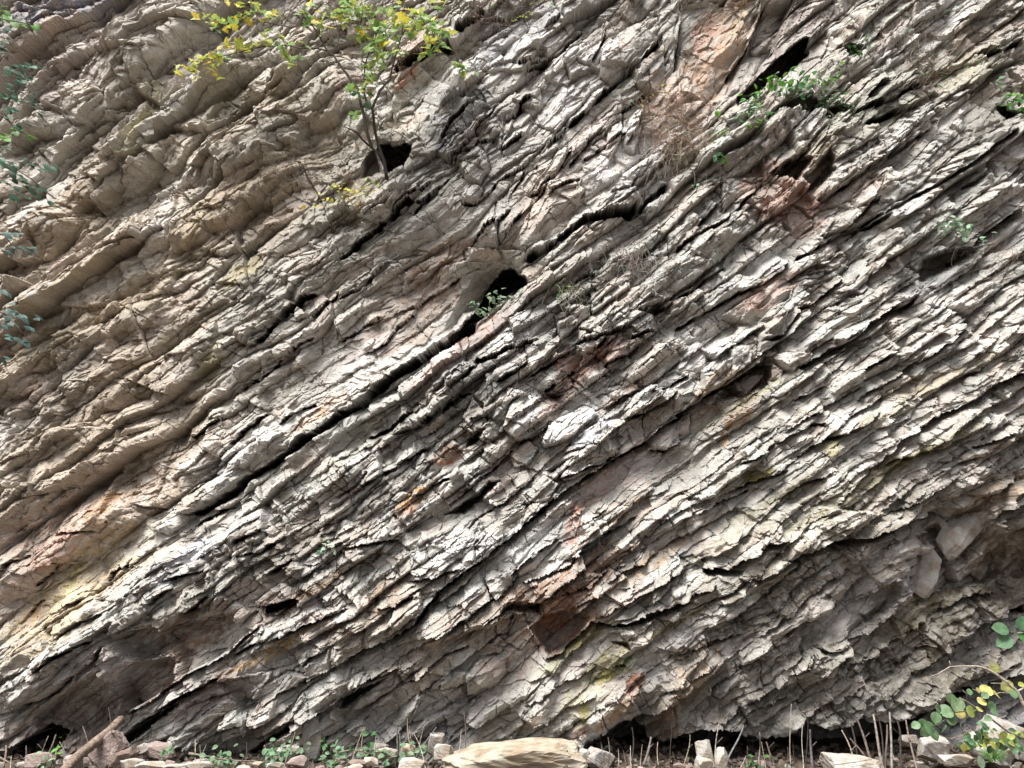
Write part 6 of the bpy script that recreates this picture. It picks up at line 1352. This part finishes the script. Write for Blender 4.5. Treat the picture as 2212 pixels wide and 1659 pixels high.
for c, a, e in [(c5, (1340, 540), (1310, 460)), (c5, (1210, 640), (1205, 470)), (c5, (1300, 540), (1280, 410)), (c5, (1000, 600), (1010, 500)), (c5, (1690, 560), (1700, 440)), (c5, (330, 560), (370, 420)), (c4, (1610, 640), (1608, 560)), (c4, (1645, 620), (1660, 560)), (c4, (840, 748), (830, 680)), (c4, (720, 735), (725, 650)), (c4, (80, 740), (95, 650))]:
    stem(c, a, e, RN.uniform(.0028, .005), RN.choice([MD, PL, (.25, .21, .16)]), "thin dead twig standing among stones at the left half of the cliff foot", yw=RN.uniform(-.4, -.05))
for c, pts, r, lab in [(c4, [(1520, 632), (1600, 645), (1700, 662), (1760, 668)], .012, "short pale fallen stick on the soil below the purplish beds"), (c4, [(1700, 668), (1900, 690), (2050, 696), (2170, 706)], .009, "thin fallen branch lying across the leaf litter left of the middle"), (c5, [(720, 625), (800, 605), (900, 612), (990, 645)], .009, "arched fallen twig in front of the straws"), (c4, [(420, 745), (470, 720), (540, 712)], .009, "fallen stick at the foot of the log"), (c4, [(-30, 650), (60, 700), (140, 746)], .010, "fallen brown branch in the lower left corner"), (c7, [(640, 930), (760, 915), (900, 895), (985, 880)], .004, "thin dark twig lying on the broad flat cream rock")]:
    yw = -.3 if r > .005 else -.78
    pp = [at(*c(*p), yw) for p in pts]
    b = MB(); b.tube(pp, r, r * .6, 6, (.2, .165, .13)); tag(b.build("fallen_stick", M_BARK, None, True, origin=pp[0]), lab, "stick")
SPG = (.16, .27, .15)
for c, cx, cy, n, col, lab in [(c4, 980, 725, 16, PG, "pale green low plant right of the log at the bottom edge"), (c4, 350, 715, 14, PG, "pale green plant at the bottom edge left of the log"), (c4, 1340, 630, 9, SPG, "tiny green seedling on the brown mound"), (c4, 1750, 660, 16, SPG, "small green plant by the fallen branch under the purplish beds"), (c4, 1840, 700, 22, SPG, "leafy green plant in front of the thin fallen branch"), (c4, 2190, 660, 16, SPG, "green seedling at the right end of the thin fallen branch"), (c4, 455, 570, 4, G1, "single round green leaf on a stalk in the dark lower left"),
    (c5, 190, 650, 18, SPG, "green plant left of the squat grey stone"), (c5, 300, 640, 26, SPG, "bushy green plant in front of the squat grey stone"), (c5, 600, 555, 7, G2, "three leaved green seedling right of the tall narrow slab"), (c5, 700, 620, 20, SPG, "green plant beside the arched fallen twig"), (c5, 670, 695, 18, SPG, "low green plant below the arched fallen twig"), (c5, 945, 590, 20, G2, "bright green plant at the foot of the tan straws"), (c5, 1105, 668, 14, SPG, "low green leaves in front of the square pale block"), (c5, 1260, 640, 20, SPG, "pale green plant beside the buff stone"), (c6, 2040, 720, 14, G2, "small bright plant in the shade near the leaning dead stems"), (c5, 1400, 585, 9, SPG, "few pale leaves at the foot of the thick leaning stem"), (c5, 410, 600, 7, SPG, "little green sprout touching the tall narrow slab")]:
    yw = RN.uniform(-.4, -.25); p = at(*c(cx, cy), yw); g = Vector((p.x, p.y, float(gz(p.x, p.y)[0, 0])))
    sprig("seedling", [[g, p + rv(.03)] for _ in range(max(2, n // 5))], [(p, .05 if n > 10 else .03, n, col)], lab, "plant", None, rad=.003, col=(.13, .15, .07), size=(.035, .065))

# ---- the bush in the lower right corner, nearer the viewer, and the leaves at the right edge
c8 = lambda cx, cy: (1836 + cx * .2187, 1296 + cy * .2187)
YB = -2.4
def b8(cx, cy, o=0.0): return at(*c8(cx, cy), YB + o)
bush = thing("leafy_bush", b8(1900, 1500), "leafy bush with yellow and green leaves on thin stems in the lower right corner", "bush")
b = MB()
for pts, r0, r1, col in [([(1850, 1500), (1800, 1220), (1718, 1040), (1650, 900), (1550, 810), (1450, 740), (1350, 680), (1260, 655), (1110, 655), (990, 660), (870, 730), (750, 772)], .013, .002, (.34, .29, .235)),
      ([(1000, 662), (980, 600)], .003, .002, (.3, .25, .2)), ([(1900, 1450), (1560, 1300), (1400, 1180), (1250, 1070), (1150, 1000), (1080, 965)], .007, .003, (.2, .17, .13)), ([(1150, 1000), (1155, 930), (1110, 890)], .003, .002, (.2, .17, .13)),
      ([(1270, 1090), (1040, 1110), (940, 1180), (880, 1230), (700, 1260)], .004, .002, (.16, .16, .1)), ([(1650, 900), (1520, 825), (1390, 822)], .003, .002, (.3, .26, .2)), ([(1600, 920), (1480, 915), (1400, 940), (1210, 880)], .003, .002, (.3, .26, .2)), ([(1900, 1560), (1700, 1510), (1450, 1400), (1280, 1310), (1160, 1230)], .005, .002, (.3, .26, .22)), ([(900, 1340), (1000, 1370), (1110, 1340), (1200, 1270)], .003, .002, (.3, .22, .17)), ([(1120, 1320), (1090, 1230), (1110, 1180)], .003, .002, (.25, .2, .15)), ([(1718, 870), (1650, 905)], .006, .006, (.34, .29, .235)), ([(1370, 690), (1380, 650), (1450, 648), (1560, 690), (1660, 680)], .003, .001, (.3, .26, .2))]:
    b.tube([b8(*p) for p in pts], r0, r1, 6, col)
part_of(bush, b, "stem", M_BARK, True)
b = MB(); GL = (.15, .25, .12); YB_ = (.52, .49, .17)
for cx, cy, s_, col in [(920, 1085, 1.15, GL), (1060, 1040, 1.2, GL), (1000, 985, .9, GL), (850, 1170, 1, GL), (1010, 1190, 1, GL), (780, 1255, 1.2, GL), (920, 1280, 1, GL), (840, 1340, 1, GL), (735, 1310, .9, GL), (645, 1240, .8, GL), (1410, 1045, .9, GL), (1425, 1105, .8, GL), (1360, 1170, .7, GL), (1355, 885, 1.25, YB_), (1545, 855, 1.15, YB_), (1310, 1000, .95, YB_), (1280, 1075, .65, YB_), (1090, 1112, .9, YB_), (1200, 1110, 1.1, (.42, .48, .12)), (1455, 935, .9, YB_), (1430, 665, .9, (.4, .38, .12)), (1180, 902, .6, GL), (1330, 945, .7, GL), (1270, 895, .5, YB_), (960, 1120, 1, GL), (720, 1230, .9, GL), (1620, 935, .8, GL), (1700, 835, .6, YG), (880, 1075, .8, GL), (1520, 1340, .9, (.5, .5, .15))]:
    p = b8(cx, cy, RN.uniform(-.06, .06)); d = Vector((RN.gauss(0, 1), RN.gauss(0, .3), RN.gauss(-.2, .6))).normalized()
    b.leaf(p - d * .04 * s_, d, Vector((RN.gauss(0, .2), -1, RN.uniform(.2, .9))), .072 * s_, [(0, 0), (.1, .24), (.3, .42), (.55, .44), (.8, .3), (1, 0)], vary(col, .15), .12, .1)
for cx, cy, n in [(1300, 1350, 14), (1200, 1420, 14), (1400, 1420, 12), (1500, 1390, 10), (1620, 1400, 12), (1690, 1330, 8), (1150, 1390, 8), (1350, 1300, 7), (1650, 1460, 8)]:
    for _ in range(n):
        p = b8(cx + RN.gauss(0, 45), cy + RN.gauss(0, 30), RN.uniform(-.1, .15)); b.leaf(p, Vector((RN.gauss(0, 1), 0, RN.gauss(-.2, .5))), Vector((RN.gauss(0, .3), -.7, .7)), RN.uniform(.035, .06), MB.OVAL, vary(RN.choice([GL, GL, BG, YG]), .25))
part_of(bush, b, "foliage", M_LEAF)
fr = thing("fern", at(*c8(1420, 1600), -.6), "small green fern at the bottom edge under the leafy bush", "fern")
b = MB(); fc = at(*c8(1420, 1590), -.6)
for k in range(11):
    a = k * .57; tip = fc + Vector((cos(a) * .16, -abs(sin(a)) * .06, .05 + .09 * abs(sin(a * 1.3))))
    for i in range(2, 11):
        p = fc.lerp(tip, i / 10); d = (tip - fc).normalized(); sd2 = d.cross(Vector((0, -.6, .8))).normalized()
        for sg in (-1, 1): b.leaf(p, sd2 * sg + d * .4, Vector((0, -.5, .8)), .045 * (1.1 - i / 11), MB.LANCE, vary((.10, .22, .05)))
part_of(fr, b, "frond", M_LEAF)
eb = thing("leafy_branch", at(2290, 1360, -3.2), "cluster of big green leaves entering at the right edge near the lower corner", "branch")
b = MB(); b.tube([at(2290, 1360, -3.2), at(2230, 1365, -3.2), at(2190, 1368, -3.2)], .005, .002, 5, (.16, .2, .1)); part_of(eb, b, "stem", M_BARK, True)
b = MB()
for cx, cy, dx, dz, s_, col in [(1570, 300, -1, .2, .115, (.12, .22, .11)), (1680, 300, .3, .7, .10, BG), (1600, 380, -.9, -.35, .12, (.13, .24, .13)), (1660, 350, .6, -.2, .10, (.06, .2, .045)), (1720, 500, .3, -.6, .06, BG)]:
    b.leaf(b8(cx, cy, -.8), Vector((dx, -.05, dz)), Vector((0, -.9, .5)), s_ * .78, [(0, 0), (.1, .24), (.3, .38), (.55, .4), (.8, .26), (1, 0)], vary(col, .1), .12, .1)
part_of(eb, b, "foliage", M_LEAF)
gl_ = thing("broad_leaf", at(*c8(1320, 1640), -2.6), "single pale green pointed leaf at the bottom edge below the fern", "plant")
b = MB(); b.tube([at(*c8(1330, 1740), -2.6), at(*c8(1318, 1665), -2.6)], .004, .003, 5, (.16, .2, .1)); part_of(gl_, b, "stem", M_BARK, True)
b = MB(); b.leaf(at(*c8(1318, 1670), -2.6), Vector((-.25, 0, 1)), Vector((.2, -1, .2)), .075, MB.OVAL, PG, .1, 0); part_of(gl_, b, "foliage", M_LEAF)
